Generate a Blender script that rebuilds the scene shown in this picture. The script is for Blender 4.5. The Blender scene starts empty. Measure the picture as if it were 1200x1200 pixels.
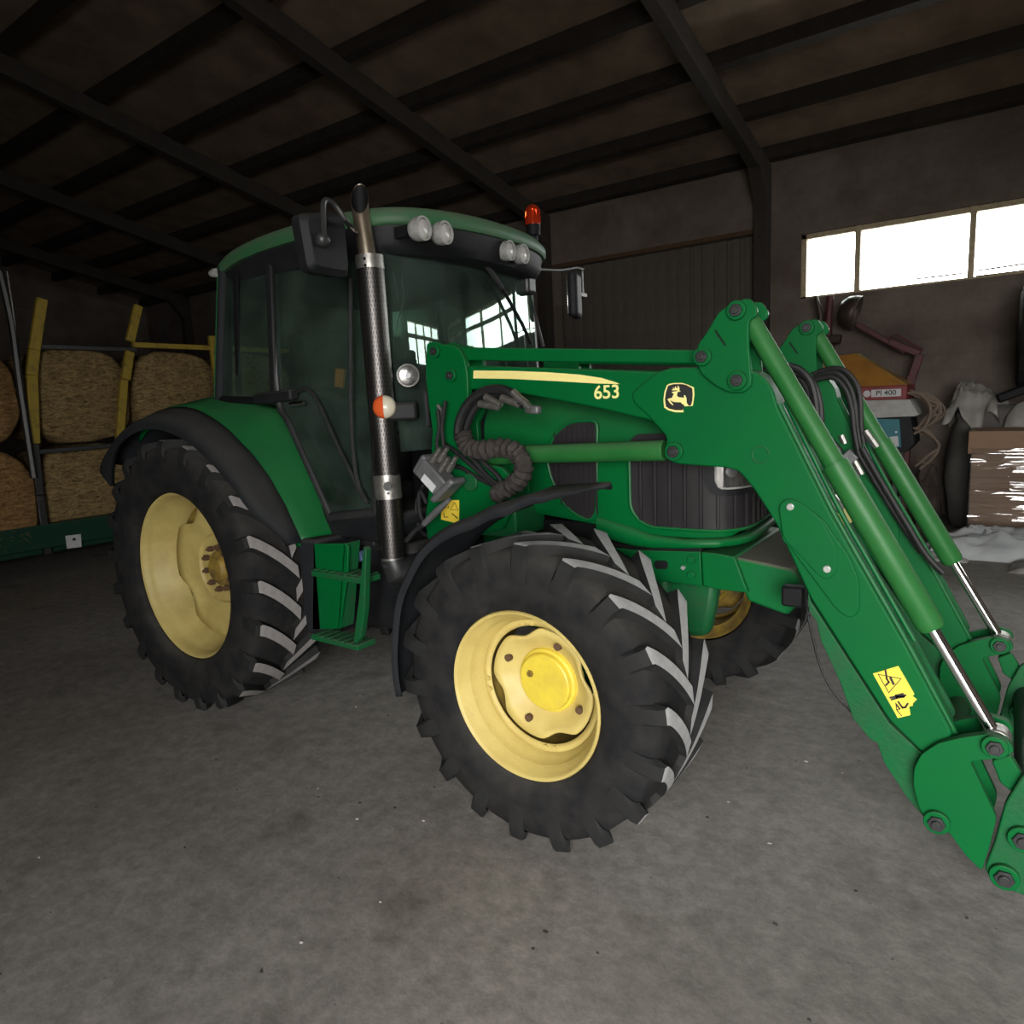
import bpy, bmesh, math, random
from mathutils import Vector, Matrix, noise
random.seed(7)
PI = math.pi
scene = bpy.context.scene
COL = scene.collection

# ------------------------------------------------------------------ camera, world, exposure
cam_data = bpy.data.cameras.new('camera')
cam_data.sensor_width = 36.0
cam_data.lens = 24.484
cam_data.clip_start = 0.05
cam_data.clip_end = 300
cam = bpy.data.objects.new('camera', cam_data)
COL.objects.link(cam)
cam_rot = Matrix([[0.815281, -0.052488, 0.576682], [0.577203, 0.153487, -0.802047], [-0.046416, 0.986756, 0.155431]])
cam.matrix_world = Matrix.Translation((4.1709, -3.2573, 1.8225)) @ cam_rot.to_4x4()
scene.camera = cam

world = bpy.data.worlds.new('overcast_sky')
scene.world = world
world.use_nodes = True
bg = world.node_tree.nodes['Background']
bg.inputs[0].default_value = (1.0, 0.98, 0.945, 1)
bg.inputs[1].default_value = 14.0

def portal(name, loc, rot, sx, sy):
    l = bpy.data.lights.new(name, 'AREA')
    l.shape = 'RECTANGLE'; l.size = sx; l.size_y = sy
    l.cycles.is_portal = True
    o = bpy.data.objects.new(name, l)
    o.location = loc; o.rotation_euler = rot
    COL.objects.link(o)
DOOR_X0, DOOR_X1, DOOR_H = 4.1, 7.7, 3.4
portal('window_daylight_portal', (6.06, 8.3, 3.6), (-PI/2, 0, 0), 9.2, 1.1)
portal('side_window_daylight_portal', (11.35, 6.05, 3.6), (0, PI/2, 0), 1.1, 3.1)
portal('doorway_daylight_portal', ((DOOR_X0+DOOR_X1)/2, -5.9, DOOR_H/2), (PI/2, 0, 0), DOOR_X1-DOOR_X0+.2, DOOR_H+.2)

vs = scene.view_settings
vs.view_transform = 'Standard'
try: vs.look = 'None'
except Exception: pass
vs.exposure = 0.7
vs.gamma = 1.0
vs.use_curve_mapping = False
try:
    scene.cycles.use_denoising = True
    scene.cycles.max_bounces = 8
    scene.cycles.diffuse_bounces = 4
    scene.cycles.transparent_max_bounces = 12
    scene.cycles.sample_clamp_indirect = 6.0
    scene.cycles.caustics_reflective = False
    scene.cycles.caustics_refractive = False
except Exception: pass

# ------------------------------------------------------------------ materials
def new_mat(name):
    m = bpy.data.materials.new(name); m.use_nodes = True
    nt = m.node_tree; b = nt.nodes['Principled BSDF']
    return m, nt, b
def mat(name, col, rough=.5, metal=0.0, col2=None, scale=6.0, amount=.5, bump=0.0, bscale=60.0, dust=None, detail=5, stretch=None, spec=.5, coat=0.0, contrast=(.35, .65), chips=None):
    """principled with a noise mix of two colours, bump, and optional dust settled on upward faces"""
    m, nt, b = new_mat(name)
    L = nt.links.new; N = nt.nodes.new
    b.inputs['Roughness'].default_value = rough
    b.inputs['Metallic'].default_value = metal
    b.inputs['Specular IOR Level'].default_value = spec
    b.inputs['Coat Weight'].default_value = coat
    tc = N('ShaderNodeTexCoord')
    src = tc.outputs['Object']
    if stretch:
        mp = N('ShaderNodeMapping'); mp.inputs['Scale'].default_value = stretch
        L(src, mp.inputs[0]); src = mp.outputs[0]
    out = None
    rgb = N('ShaderNodeRGB'); rgb.outputs[0].default_value = (*col, 1); out = rgb.outputs[0]
    if col2:
        n = N('ShaderNodeTexNoise'); n.inputs['Scale'].default_value = scale; n.inputs['Detail'].default_value = detail
        n.inputs['Roughness'].default_value = .6
        L(src, n.inputs['Vector'])
        r = N('ShaderNodeValToRGB'); r.color_ramp.elements[0].position = contrast[0]; r.color_ramp.elements[1].position = contrast[1]
        L(n.outputs[0], r.inputs[0])
        mul = N('ShaderNodeMath'); mul.operation = 'MULTIPLY'; mul.inputs[1].default_value = amount
        L(r.outputs[0], mul.inputs[0])
        mx = N('ShaderNodeMix'); mx.data_type = 'RGBA'
        L(mul.outputs[0], mx.inputs[0]); L(out, mx.inputs[6]); mx.inputs[7].default_value = (*col2, 1)
        out = mx.outputs[2]
    if dust:
        dcol, damt = dust
        g = N('ShaderNodeNewGeometry'); sp = N('ShaderNodeSeparateXYZ'); L(g.outputs['Normal'], sp.inputs[0])
        mr = N('ShaderNodeMapRange'); mr.inputs[1].default_value = .1; mr.inputs[2].default_value = .95; mr.inputs[4].default_value = damt
        L(sp.outputs['Z'], mr.inputs[0])
        n2 = N('ShaderNodeTexNoise'); n2.inputs['Scale'].default_value = 9; n2.inputs['Detail'].default_value = 6
        L(tc.outputs['Object'], n2.inputs['Vector'])
        m3 = N('ShaderNodeMath'); m3.operation = 'MULTIPLY_ADD'; m3.inputs[1].default_value = .9; m3.inputs[2].default_value = .5
        L(n2.outputs[0], m3.inputs[0])
        m2 = N('ShaderNodeMath'); m2.operation = 'MULTIPLY'; m2.use_clamp = True
        L(mr.outputs[0], m2.inputs[0]); L(m3.outputs[0], m2.inputs[1])
        mx = N('ShaderNodeMix'); mx.data_type = 'RGBA'
        L(m2.outputs[0], mx.inputs[0]); L(out, mx.inputs[6]); mx.inputs[7].default_value = (*dcol, 1)
        mrr = N('ShaderNodeMapRange'); mrr.inputs[2].default_value = .3; mrr.inputs[3].default_value = rough; mrr.inputs[4].default_value = max(rough, .92); L(m2.outputs[0], mrr.inputs[0]); L(mrr.outputs[0], b.inputs['Roughness'])
        mrs = N('ShaderNodeMapRange'); mrs.inputs[2].default_value = .3; mrs.inputs[3].default_value = spec; mrs.inputs[4].default_value = .05; L(m2.outputs[0], mrs.inputs[0]); L(mrs.outputs[0], b.inputs['Specular IOR Level'])
        out = mx.outputs[2]
    if chips:
        ccol, thr, csc = chips
        n4 = N('ShaderNodeTexNoise'); n4.inputs['Scale'].default_value = csc; n4.inputs['Detail'].default_value = 9; n4.inputs['Roughness'].default_value = .62
        L(tc.outputs['Object'], n4.inputs['Vector'])
        mr4 = N('ShaderNodeMapRange'); mr4.inputs[1].default_value = thr; mr4.inputs[2].default_value = thr+.015
        L(n4.outputs[0], mr4.inputs[0])
        mx = N('ShaderNodeMix'); mx.data_type = 'RGBA'
        L(mr4.outputs[0], mx.inputs[0]); L(out, mx.inputs[6]); mx.inputs[7].default_value = (*ccol, 1)
        out = mx.outputs[2]
    L(out, b.inputs['Base Color'])
    if bump:
        n = N('ShaderNodeTexNoise'); n.inputs['Scale'].default_value = bscale; n.inputs['Detail'].default_value = 6
        L(src, n.inputs['Vector'])
        bp = N('ShaderNodeBump'); bp.inputs['Strength'].default_value = bump; bp.inputs['Distance'].default_value = .01
        L(n.outputs[0], bp.inputs['Height']); L(bp.outputs[0], b.inputs['Normal'])
    return m

DUST = (.20, .19, .165)
M = {}
M['green'] = mat('green_paint', (.000, .094, .020), .42, col2=(.001, .080, .021), scale=3, amount=.7, bump=.04, bscale=30, dust=(DUST, .10), spec=.16)
M['green_pale'] = mat('sun_faded_green_paint', (.022, .125, .030), .42, col2=(.010, .10, .020), scale=5, amount=.8, bump=.08, bscale=40, dust=(DUST, .15), spec=.25)
M['green_dirty'] = mat('dirty_green_paint', (.002, .088, .024), .5, col2=(.018, .062, .028), scale=9, amount=.6, bump=.2, bscale=50, dust=(DUST, .2), spec=.2, chips=((.05, .042, .035), .66, 12))
M['green_dusty'] = mat('green_paint_under_thick_dust', (.001, .105, .024), .5, col2=(.006, .09, .03), scale=5, amount=.6, dust=((.13, .12, .10), .95), spec=.15)
M['green_roof'] = mat('dusty_green_roof', (.016, .10, .035), .6, col2=(.045, .09, .045), scale=5, amount=.8, dust=(DUST, .4))
M['yellow'] = mat('yellow_rim_paint', (.56, .45, .15), .5, col2=(.46, .35, .11), scale=6, amount=.8, bump=.12, bscale=60, chips=((.14, .10, .085), .675, 5))
M['yellow_hub'] = mat('bright_yellow_hub_paint', (.66, .52, .05), .45, col2=(.52, .40, .06), scale=14, amount=.7, bump=.05)
M['yellow_dull'] = mat('dull_yellow_rim_paint', (.46, .37, .13), .55, col2=(.34, .26, .085), scale=5, amount=.8, bump=.1, chips=((.16, .11, .06), .70, 7))
M['yellow_dark'] = mat('grimy_and_shaded_yellow_paint', (.30, .20, .03), .6, col2=(.08, .05, .02), scale=9, amount=.9)  # grime on hubs and the far wheel, painted-in shade inside the rim barrels
M['sticker'] = mat('yellow_sticker', (.80, .60, .05), .5, col2=(.7, .5, .06), scale=20)
M['cream'] = mat('pale_yellow_decal', (.80, .72, .26), .5, col2=(.7, .62, .25), scale=20, amount=.4)
M['sticker_black'] = mat('black_print', (.012, .012, .012), .5)
M['rubber'] = mat('dusty_black_rubber', (.009, .0095, .011), .85, col2=(.028, .026, .024), scale=9, amount=.7, bump=.3, bscale=45, spec=.15, dust=(DUST, .16), detail=8)
M['lug_side'] = mat('dark_tread_rubber', (.010, .0105, .011), .75, col2=(.02, .020, .020), scale=7, amount=.8, bump=.15, bscale=50, spec=.2)
M['lug_top'] = mat('worn_grey_tread_top', (.36, .36, .365), .85, col2=(.27, .27, .27), scale=30, amount=.6, bump=.3, bscale=120, spec=.2)
M['lug_top_rear'] = mat('worn_grey_tread_top_rear', (.27, .255, .25), .85, col2=(.19, .18, .175), scale=30, amount=.6, bump=.3, bscale=120, spec=.2)
M['plastic'] = mat('black_plastic', (.006, .0065, .008), .6, col2=(.014, .0145, .016), scale=8, amount=.6, bump=.1, bscale=80, dust=(DUST, .12), spec=.25)
M['plastic_grey'] = mat('grey_black_fender_plastic', (.010, .0115, .014), .75, col2=(.019, .020, .022), scale=6, amount=.6, bump=.1, bscale=80, dust=(DUST, .15), spec=.2)
M['black'] = mat('black_parts', (.005, .005, .006), .65, spec=.2)
M['black_metal'] = mat('black_painted_metal', (.012, .013, .014), .42, col2=(.03, .03, .03), scale=12, amount=.5)
M['hose'] = mat('black_hose', (.008, .008, .009), .55, col2=(.02, .02, .02), scale=15, amount=.6, bump=.1, spec=.3)
M['hose_sleeve'] = mat('woven_brown_black_sleeve', (.018, .015, .014), .85, col2=(.05, .041, .035), scale=40, amount=.7, bump=.5, bscale=110)
M['steel'] = mat('dull_steel', (.30, .29, .27), .4, metal=.8, col2=(.14, .13, .12), scale=25, amount=.6, bump=.1)
M['chrome'] = mat('chrome_rod', (.86, .87, .88), .09, metal=1.0)
M['zinc'] = mat('zinc_bolt', (.52, .55, .52), .35, metal=.7)
M['stainless'] = mat('heat_tinted_stainless', (.50, .43, .34), .30, metal=.9, col2=(.30, .23, .16), scale=5, amount=.7, stretch=(3, 3, .6))
M['alloy'] = mat('grey_cast_alloy', (.16, .165, .17), .5, metal=.4, col2=(.09, .09, .09), scale=15, amount=.6, bump=.1)
M['rust'] = mat('rust_brown', (.07, .035, .018), .8, col2=(.12, .07, .03), scale=20)
M['lampglass'] = mat('frosted_lamp_lens', (.42, .41, .39), .3, col2=(.30, .29, .28), scale=18, amount=.6)
M['lampring'] = mat('weathered_lamp_ring', (.30, .30, .29), .7, col2=(.18, .18, .17), scale=30, amount=.8, bump=.2)
M['headlens'] = mat('dark_clear_lamp_lens', (.035, .035, .035), .12, col2=(.12, .12, .11), scale=20, amount=.8, coat=.6, stretch=(1, 1, .3))
M['lamp_bowl'] = mat('silver_lamp_bowl', (.45, .45, .45), .22, metal=.8, col2=(.12, .12, .12), scale=25, amount=.8)
M['reflector'] = mat('silver_reflector', (.75, .75, .74), .12, metal=1.0)
M['amber'] = mat('amber_lens', (.55, .085, .02), .25, coat=.5)
M['white_lens'] = mat('white_lens', (.50, .46, .36), .3, coat=.4)
M['seat'] = mat('dark_seat_fabric', (.02, .022, .02), .9, col2=(.04, .04, .035), scale=20, bump=.3)
M['orange'] = mat('orange_plastic', (.42, .13, .03), .6)
M['white'] = mat('white_label', (.55, .56, .58), .5, col2=(.4, .4, .4), scale=30, amount=.4)
M['blue'] = mat('pale_blue_plastic', (.16, .24, .50), .5)
M['grille'] = mat('dark_grille', (.010, .009, .010), .6, col2=(.026, .023, .025), scale=10, amount=.6, dust=(DUST, .2), stretch=(1, 1, .3), spec=.2)

def perforated():
    m, nt, b = new_mat('perforated_heat_shield')
    L = nt.links.new; N = nt.nodes.new
    tc = N('ShaderNodeTexCoord')
    br = N('ShaderNodeTexBrick'); br.offset = .5
    sep = N('ShaderNodeSeparateXYZ'); L(tc.outputs['UV'], sep.inputs[0])
    mp = N('ShaderNodeMapping'); mp.inputs['Scale'].default_value = (1, 1, 1)
    L(tc.outputs['UV'], mp.inputs[0]); L(mp.outputs[0], br.inputs['Vector'])
    br.inputs['Scale'].default_value = 1
    br.inputs['Mortar Size'].default_value = .0032
    br.inputs['Mortar Smooth'].default_value = 0
    br.inputs['Brick Width'].default_value = .0135
    br.inputs['Row Height'].default_value = .021
    L(br.outputs['Fac'], b.inputs['Metallic'])
    mx = N('ShaderNodeMix'); mx.data_type = 'RGBA'
    L(br.outputs['Fac'], mx.inputs[0]); mx.inputs[6].default_value = (.008, .008, .008, 1); mx.inputs[7].default_value = (.12, .11, .105, 1)
    n = N('ShaderNodeTexNoise'); n.inputs['Scale'].default_value = 5; L(tc.outputs['Object'], n.inputs['Vector'])
    mx2 = N('ShaderNodeMix'); mx2.data_type = 'RGBA'; mx2.blend_type = 'MULTIPLY'; mx2.inputs[0].default_value = .5
    L(mx.outputs[2], mx2.inputs[6]); L(n.outputs[0], mx2.inputs[7])
    L(mx2.outputs[2], b.inputs['Base Color'])
    b.inputs['Roughness'].default_value = .38
    bp = N('ShaderNodeBump'); bp.inputs['Strength'].default_value = .6; bp.inputs['Distance'].default_value = .003
    L(br.outputs['Fac'], bp.inputs['Height']); L(bp.outputs[0], b.inputs['Normal'])
    return m
M['perforated'] = perforated()

def glass(name, tint, dusty, dustcol=(.22, .24, .22), ior=1.5, gcol=(.75, 1, .88)):
    m = bpy.data.materials.new(name); m.use_nodes = True
    nt = m.node_tree; nt.nodes.clear(); L = nt.links.new; N = nt.nodes.new
    out = N('ShaderNodeOutputMaterial')
    tr = N('ShaderNodeBsdfTransparent'); tr.inputs[0].default_value = (*tint, 1)
    gl = N('ShaderNodeBsdfGlossy'); gl.inputs['Roughness'].default_value = .015; gl.inputs['Color'].default_value = (*gcol, 1)
    fr = N('ShaderNodeFresnel'); fr.inputs['IOR'].default_value = ior
    mx = N('ShaderNodeMixShader'); L(fr.outputs[0], mx.inputs[0]); L(tr.outputs[0], mx.inputs[1]); L(gl.outputs[0], mx.inputs[2])
    df = N('ShaderNodeBsdfDiffuse'); df.inputs[0].default_value = (*dustcol, 1)
    tc = N('ShaderNodeTexCoord'); n = N('ShaderNodeTexNoise'); n.inputs['Scale'].default_value = 4; n.inputs['Detail'].default_value = 8
    L(tc.outputs['Object'], n.inputs['Vector'])
    r = N('ShaderNodeMapRange'); r.inputs[1].default_value = .3; r.inputs[2].default_value = .8; r.inputs[3].default_value = dusty*.4; r.inputs[4].default_value = dusty*1.6
    L(n.outputs[0], r.inputs[0])
    mx2 = N('ShaderNodeMixShader'); L(r.outputs[0], mx2.inputs[0]); L(mx.outputs[0], mx2.inputs[1]); L(df.outputs[0], mx2.inputs[2])
    L(mx2.outputs[0], out.inputs[0])
    return m
M['cab_glass'] = glass('green_tinted_cab_glass', (.50, .66, .56), .14, (.13, .20, .16))
M['windscreen'] = glass('dusty_windscreen_glass', (.55, .72, .63), .15, (.16, .24, .20), ior=1.75)
M['pane'] = glass('barn_window_glass', (.93, .95, .95), .03)
M['film'] = glass('stretch_film', (.9, .9, .9), .06, (.5, .5, .5), ior=1.9, gcol=(1, 1, 1))

# beacon glass
def beacon_mat():
    m, nt, b = new_mat('red_orange_beacon_glass')
    b.inputs['Base Color'].default_value = (.85, .06, .015, 1)
    b.inputs['Roughness'].default_value = .1
    b.inputs['Transmission Weight'].default_value = .75
    b.inputs['IOR'].default_value = 1.3
    return m
M['beacon'] = beacon_mat()

def floor_mat():
    m, nt, b = new_mat('dusty_concrete_floor')
    L = nt.links.new; N = nt.nodes.new
    tc = N('ShaderNodeTexCoord')
    def noi(s, d=8, r=.6):
        n = N('ShaderNodeTexNoise'); n.inputs['Scale'].default_value = s; n.inputs['Detail'].default_value = d; n.inputs['Roughness'].default_value = r
        L(tc.outputs['Object'], n.inputs['Vector']); return n.outputs[0]
    def ramp(x, p0, p1, c0, c1):
        r = N('ShaderNodeValToRGB'); e = r.color_ramp.elements
        e[0].position = p0; e[1].position = p1; e[0].color = (*c0, 1); e[1].color = (*c1, 1); L(x, r.inputs[0]); return r.outputs[0]
    base = ramp(noi(.9), .3, .7, (.185, .174, .160), (.265, .252, .235))
    fine = ramp(noi(11, 12, .8), .36, .64, (.66, .66, .66), (1.20, 1.20, 1.20))
    mx = N('ShaderNodeMix'); mx.data_type = 'RGBA'; mx.blend_type = 'MULTIPLY'; mx.inputs[0].default_value = 1
    L(base, mx.inputs[6]); L(fine, mx.inputs[7])
    stain = ramp(noi(2.3, 4, .5), .60, .72, (1, 1, 1), (.70, .69, .67))
    mx2 = N('ShaderNodeMix'); mx2.data_type = 'RGBA'; mx2.blend_type = 'MULTIPLY'; mx2.inputs[0].default_value = 1
    L(mx.outputs[2], mx2.inputs[6]); L(stain, mx2.inputs[7])
    # pits and flakes
    vo = N('ShaderNodeTexVoronoi'); vo.inputs['Scale'].default_value = 11; vo.inputs['Randomness'].default_value = 1
    L(tc.outputs['Object'], vo.inputs['Vector'])
    wob = noi(30, 4)
    ad = N('ShaderNodeMath'); ad.operation = 'MULTIPLY_ADD'; ad.inputs[1].default_value = .35; L(wob, ad.inputs[0]); L(vo.outputs['Distance'], ad.inputs[2])
    pit = ramp(ad.outputs[0], .195, .215, (.42, .42, .42), (1, 1, 1))
    mx3 = N('ShaderNodeMix'); mx3.data_type = 'RGBA'; mx3.blend_type = 'MULTIPLY'; mx3.inputs[0].default_value = .8
    L(mx2.outputs[2], mx3.inputs[6]); L(pit, mx3.inputs[7])
    L(mx3.outputs[2], b.inputs['Base Color'])
    b.inputs['Roughness'].default_value = .72
    b.inputs['Specular IOR Level'].default_value = .3
    bp = N('ShaderNodeBump'); bp.inputs['Strength'].default_value = .35; bp.inputs['Distance'].default_value = .01
    L(noi(22, 10, .7), bp.inputs['Height']); L(bp.outputs[0], b.inputs['Normal'])
    return m
M['floor'] = floor_mat()

def wall_mat(name, c0, c1):
    m, nt, b = new_mat(name)
    L = nt.links.new; N = nt.nodes.new
    tc = N('ShaderNodeTexCoord')
    mp = N('ShaderNodeMapping'); mp.inputs['Rotation'].default_value = (PI/2, 0, 0); L(tc.outputs['Object'], mp.inputs[0])
    br = N('ShaderNodeTexBrick'); L(mp.outputs[0], br.inputs['Vector'])
    br.inputs['Scale'].default_value = 1; br.inputs['Brick Width'].default_value = .5; br.inputs['Row Height'].default_value = .22
    br.inputs['Mortar Size'].default_value = .012; br.inputs['Mortar Smooth'].default_value = .7
    br.inputs['Color1'].default_value = (1, 1, 1, 1); br.inputs['Color2'].default_value = (.86, .84, .83, 1); br.inputs['Mortar'].default_value = (.80, .80, .80, 1)
    n = N('ShaderNodeTexNoise'); n.inputs['Scale'].default_value = 1.3; n.inputs['Detail'].default_value = 9; n.inputs['Roughness'].default_value = .65
    L(tc.outputs['Object'], n.inputs['Vector'])
    r = N('ShaderNodeValToRGB'); e = r.color_ramp.elements; e[0].position = .33; e[1].position = .68; e[0].color = (*c0, 1); e[1].color = (*c1, 1)
    L(n.outputs[0], r.inputs[0])
    mx = N('ShaderNodeMix'); mx.data_type = 'RGBA'; mx.blend_type = 'MULTIPLY'; mx.inputs[0].default_value = .45
    L(r.outputs[0], mx.inputs[6]); L(br.outputs[0], mx.inputs[7]); L(mx.outputs[2], b.inputs['Base Color'])
    b.inputs['Roughness'].default_value = .9; b.inputs['Specular IOR Level'].default_value = .15
    n2 = N('ShaderNodeTexNoise'); n2.inputs['Scale'].default_value = 14; n2.inputs['Detail'].default_value = 9
    L(tc.outputs['Object'], n2.inputs['Vector'])
    bp = N('ShaderNodeBump'); bp.inputs['Strength'].default_value = .5; bp.inputs['Distance'].default_value = .02
    L(n2.outputs[0], bp.inputs['Height']); L(bp.outputs[0], b.inputs['Normal'])
    return m
M['wall'] = wall_mat('rendered_block_wall', (.108, .086, .073), (.190, .160, .138))
M['roofsheet'] = mat('fibre_cement_roof_sheet', (.26, .195, .14), .9, col2=(.15, .115, .085), scale=2, amount=.8, bump=.2, spec=.1)
M['beam'] = mat('dark_concrete_beam', (.05, .042, .036), .85, col2=(.034, .029, .026), scale=5, amount=.7, spec=.15)
M['purlin'] = mat('dark_purlin', (.030, .025, .022), .85, col2=(.05, .042, .036), scale=5, amount=.7, spec=.15)
M['door'] = mat('brown_grey_door_sheet', (.12, .105, .09), .6, col2=(.08, .07, .06), scale=3, amount=.7, spec=.25)
M['frame'] = mat('beige_window_frame', (.50, .40, .26), .7, col2=(.2, .16, .10), scale=20)

# ------------------------------------------------------------------ mesh helpers
ORI = {}
def link(o, parent=None, origin=(0, 0, 0)):
    COL.objects.link(o)
    ORI[o.name] = Vector(origin)
    if parent is not None:
        o.parent = parent
        o.location = Vector(origin) - ORI[parent.name]
    else:
        o.location = Vector(origin)
    return o
def obj(name, bm, m, parent=None, smooth=True, bevel=0.0, origin=None, auto=35, kind=None, label=None, seg=2):
    if origin is None:
        if bm.verts:
            lo = Vector([min(v.co[i] for v in bm.verts) for i in range(3)]); hi = Vector([max(v.co[i] for v in bm.verts) for i in range(3)])
            origin = (lo+hi)/2
            if parent is None: origin.z = lo.z
        else: origin = Vector()
    origin = Vector(origin)
    for v in bm.verts: v.co -= origin
    bmesh.ops.recalc_face_normals(bm, faces=bm.faces)
    me = bpy.data.meshes.new(name); bm.to_mesh(me); bm.free()
    ms = m if isinstance(m, (list, tuple)) else [m]
    for k in ms: me.materials.append(M[k] if isinstance(k, str) else k)
    o = bpy.data.objects.new(name, me)
    if smooth:
        me.shade_smooth()
        try: me.set_sharp_from_angle(angle=math.radians(auto))
        except Exception: pass
    if bevel:
        b = o.modifiers.new('bevel', 'BEVEL'); b.width = bevel; b.segments = seg; b.limit_method = 'ANGLE'; b.angle_limit = math.radians(40)
    if kind: o['kind'] = kind
    if label: o['label'] = label
    return link(o, parent, origin)
def empty(name, loc, label=None, cat=None, group=None, parent=None):
    o = bpy.data.objects.new(name, None); o.empty_display_size = .2
    if label: o['label'] = label
    if cat: o['category'] = cat
    if group: o['group'] = group
    return link(o, parent, loc)
def tag(o, label, cat, group=None):
    o['label'] = label; o['category'] = cat
    if group: o['group'] = group
    return o
def nb(): return bmesh.new()
def a_box(bm, lo, hi, mi=0):
    x0, y0, z0 = lo; x1, y1, z1 = hi
    vs_ = [bm.verts.new(p) for p in ((x0,y0,z0),(x1,y0,z0),(x1,y1,z0),(x0,y1,z0),(x0,y0,z1),(x1,y0,z1),(x1,y1,z1),(x0,y1,z1))]
    for f in ((0,1,2,3),(4,5,6,7),(0,1,5,4),(1,2,6,5),(2,3,7,6),(3,0,4,7)):
        bm.faces.new([vs_[i] for i in f]).material_index = mi
    return vs_
def a_obox(bm, c, ax, ay, az, sx, sy, sz, mi=0):
    """box centred at c with half sizes along three axes"""
    c = Vector(c); ax, ay, az = Vector(ax).normalized()*sx, Vector(ay).normalized()*sy, Vector(az).normalized()*sz
    P = [c+ax*i+ay*j+az*k for k in (-1, 1) for i, j in ((-1,-1),(1,-1),(1,1),(-1,1))]
    v = [bm.verts.new(p) for p in P]
    for f in ((0,1,2,3),(4,5,6,7),(0,1,5,4),(1,2,6,5),(2,3,7,6),(3,0,4,7)):
        bm.faces.new([v[i] for i in f]).material_index = mi
def a_beam(bm, p, q, w, h, up=(0, 0, 1)):
    p, q = Vector(p), Vector(q); d = (q-p); u = Vector(up); s = d.cross(u).normalized(); u2 = s.cross(d).normalized()
    a_obox(bm, (p+q)/2, d, s, u2, d.length/2, w/2, h/2)
def a_prism(bm, poly, y0, y1, axis='y', mi=0):
    """extrude a polygon along an axis; poly is in the two other coordinates"""
    def P(a, b, t):
        return {'y': (a, t, b), 'x': (t, a, b), 'z': (a, b, t)}[axis]
    A = [bm.verts.new(P(a, b, y0)) for a, b in poly]; B = [bm.verts.new(P(a, b, y1)) for a, b in poly]
    n = len(poly)
    bm.faces.new(A).material_index = mi; bm.faces.new(B).material_index = mi
    for i in range(n): bm.faces.new([A[i], A[(i+1) % n], B[(i+1) % n], B[i]]).material_index = mi
def smooth_poly(pts, it=2, closed=True):
    for _ in range(it):
        q = []; n = len(pts)
        for i in range(n if closed else n-1):
            a, b = pts[i], pts[(i+1) % n]
            q.append(tuple(a[k]*.75+b[k]*.25 for k in range(len(a)))); q.append(tuple(a[k]*.25+b[k]*.75 for k in range(len(a))))
        if not closed: q = [pts[0]]+q+[pts[-1]]
        pts = q
    return pts
def round_poly(pts, r, n=4):
    """fillet every corner with about radius r"""
    out = []; N_ = len(pts)
    for i in range(N_):
        a, b, c = Vector(pts[i-1]), Vector(pts[i]), Vector(pts[(i+1) % N_])
        d1 = (a-b); d2 = (c-b); l = min(r, d1.length*.45, d2.length*.45)
        p, q = b+d1.normalized()*l, b+d2.normalized()*l
        for k in range(n+1):
            t = k/n
            out.append(tuple(p*(1-t)**2+b*2*t*(1-t)+q*t*t))
    return out
def frame_of(d):
    d = d.normalized(); a = Vector((0, 0, 1)) if abs(d.z) < .9 else Vector((1, 0, 0))
    s = d.cross(a).normalized(); return s, s.cross(d).normalized()
def a_tube(bm, pts, r, n=10, caps=True, mi=0, uv=False):
    pts = [Vector(p) for p in pts]; rs = r if isinstance(r, (list, tuple)) else [r]*len(pts)
    rings = []; s = None
    for i, p in enumerate(pts):
        d = (pts[min(i+1, len(pts)-1)]-pts[max(i-1, 0)])
        if d.length < 1e-9: d = Vector((0, 0, 1))
        d.normalize()
        if s is None: s, u = frame_of(d)
        else:
            s = (s-d*s.dot(d)).normalized(); u = s.cross(d).normalized()
        rings.append([bm.verts.new(p+(s*math.cos(2*PI*k/n)+u*math.sin(2*PI*k/n))*rs[i]) for k in range(n)])
    lay = bm.loops.layers.uv.verify() if uv else None
    L_ = 0
    for i in range(len(rings)-1):
        l2 = L_+(pts[i+1]-pts[i]).length
        for k in range(n):
            f = bm.faces.new([rings[i][k], rings[i][(k+1) % n], rings[i+1][(k+1) % n], rings[i+1][k]]); f.material_index = mi
            if uv:
                c = 2*PI*rs[0]/n
                for lp, t in zip(f.loops, ((k*c, L_), ((k+1)*c, L_), ((k+1)*c, l2), (k*c, l2))): lp[lay].uv = t
        L_ = l2
    if caps:
        bm.faces.new(rings[0]).material_index = mi; bm.faces.new(rings[-1]).material_index = mi
def curve_pts(pts, n=6):
    """catmull-rom through the points"""
    P = [Vector(p) for p in pts]; P = [P[0]*2-P[1]]+P+[P[-1]*2-P[-2]]; out = []
    for i in range(1, len(P)-2):
        for k in range(n):
            t = k/n; a, b, c, d = P[i-1:i+3]
            out.append(.5*((2*b)+(c-a)*t+(2*a-5*b+4*c-d)*t*t+(3*b-a-3*c+d)*t**3))
    out.append(P[-2]); return out
def a_lathe(bm, prof, c, axis='y', n=48, mi=0, fn=None):
    """prof: (offset along axis, radius[, material])"""
    rings = []
    for pr in prof:
        t, r = pr[0], pr[1]; ring = []
        for k in range(n):
            a = 2*PI*k/n; rr = fn(t, r, a) if fn else r
            u, v = rr*math.cos(a), rr*math.sin(a)
            p = {'y': (c[0]+u, c[1]+t, c[2]+v), 'x': (c[0]+t, c[1]+u, c[2]+v), 'z': (c[0]+u, c[1]+v, c[2]+t)}[axis]
            ring.append(bm.verts.new(p))
        rings.append(ring)
    for i in range(len(rings)-1):
        m_ = prof[i][2] if len(prof[i]) > 2 else mi
        for k in range(n):
            bm.faces.new([rings[i][k], rings[i][(k+1) % n], rings[i+1][(k+1) % n], rings[i+1][k]]).material_index = m_
    return rings
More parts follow.
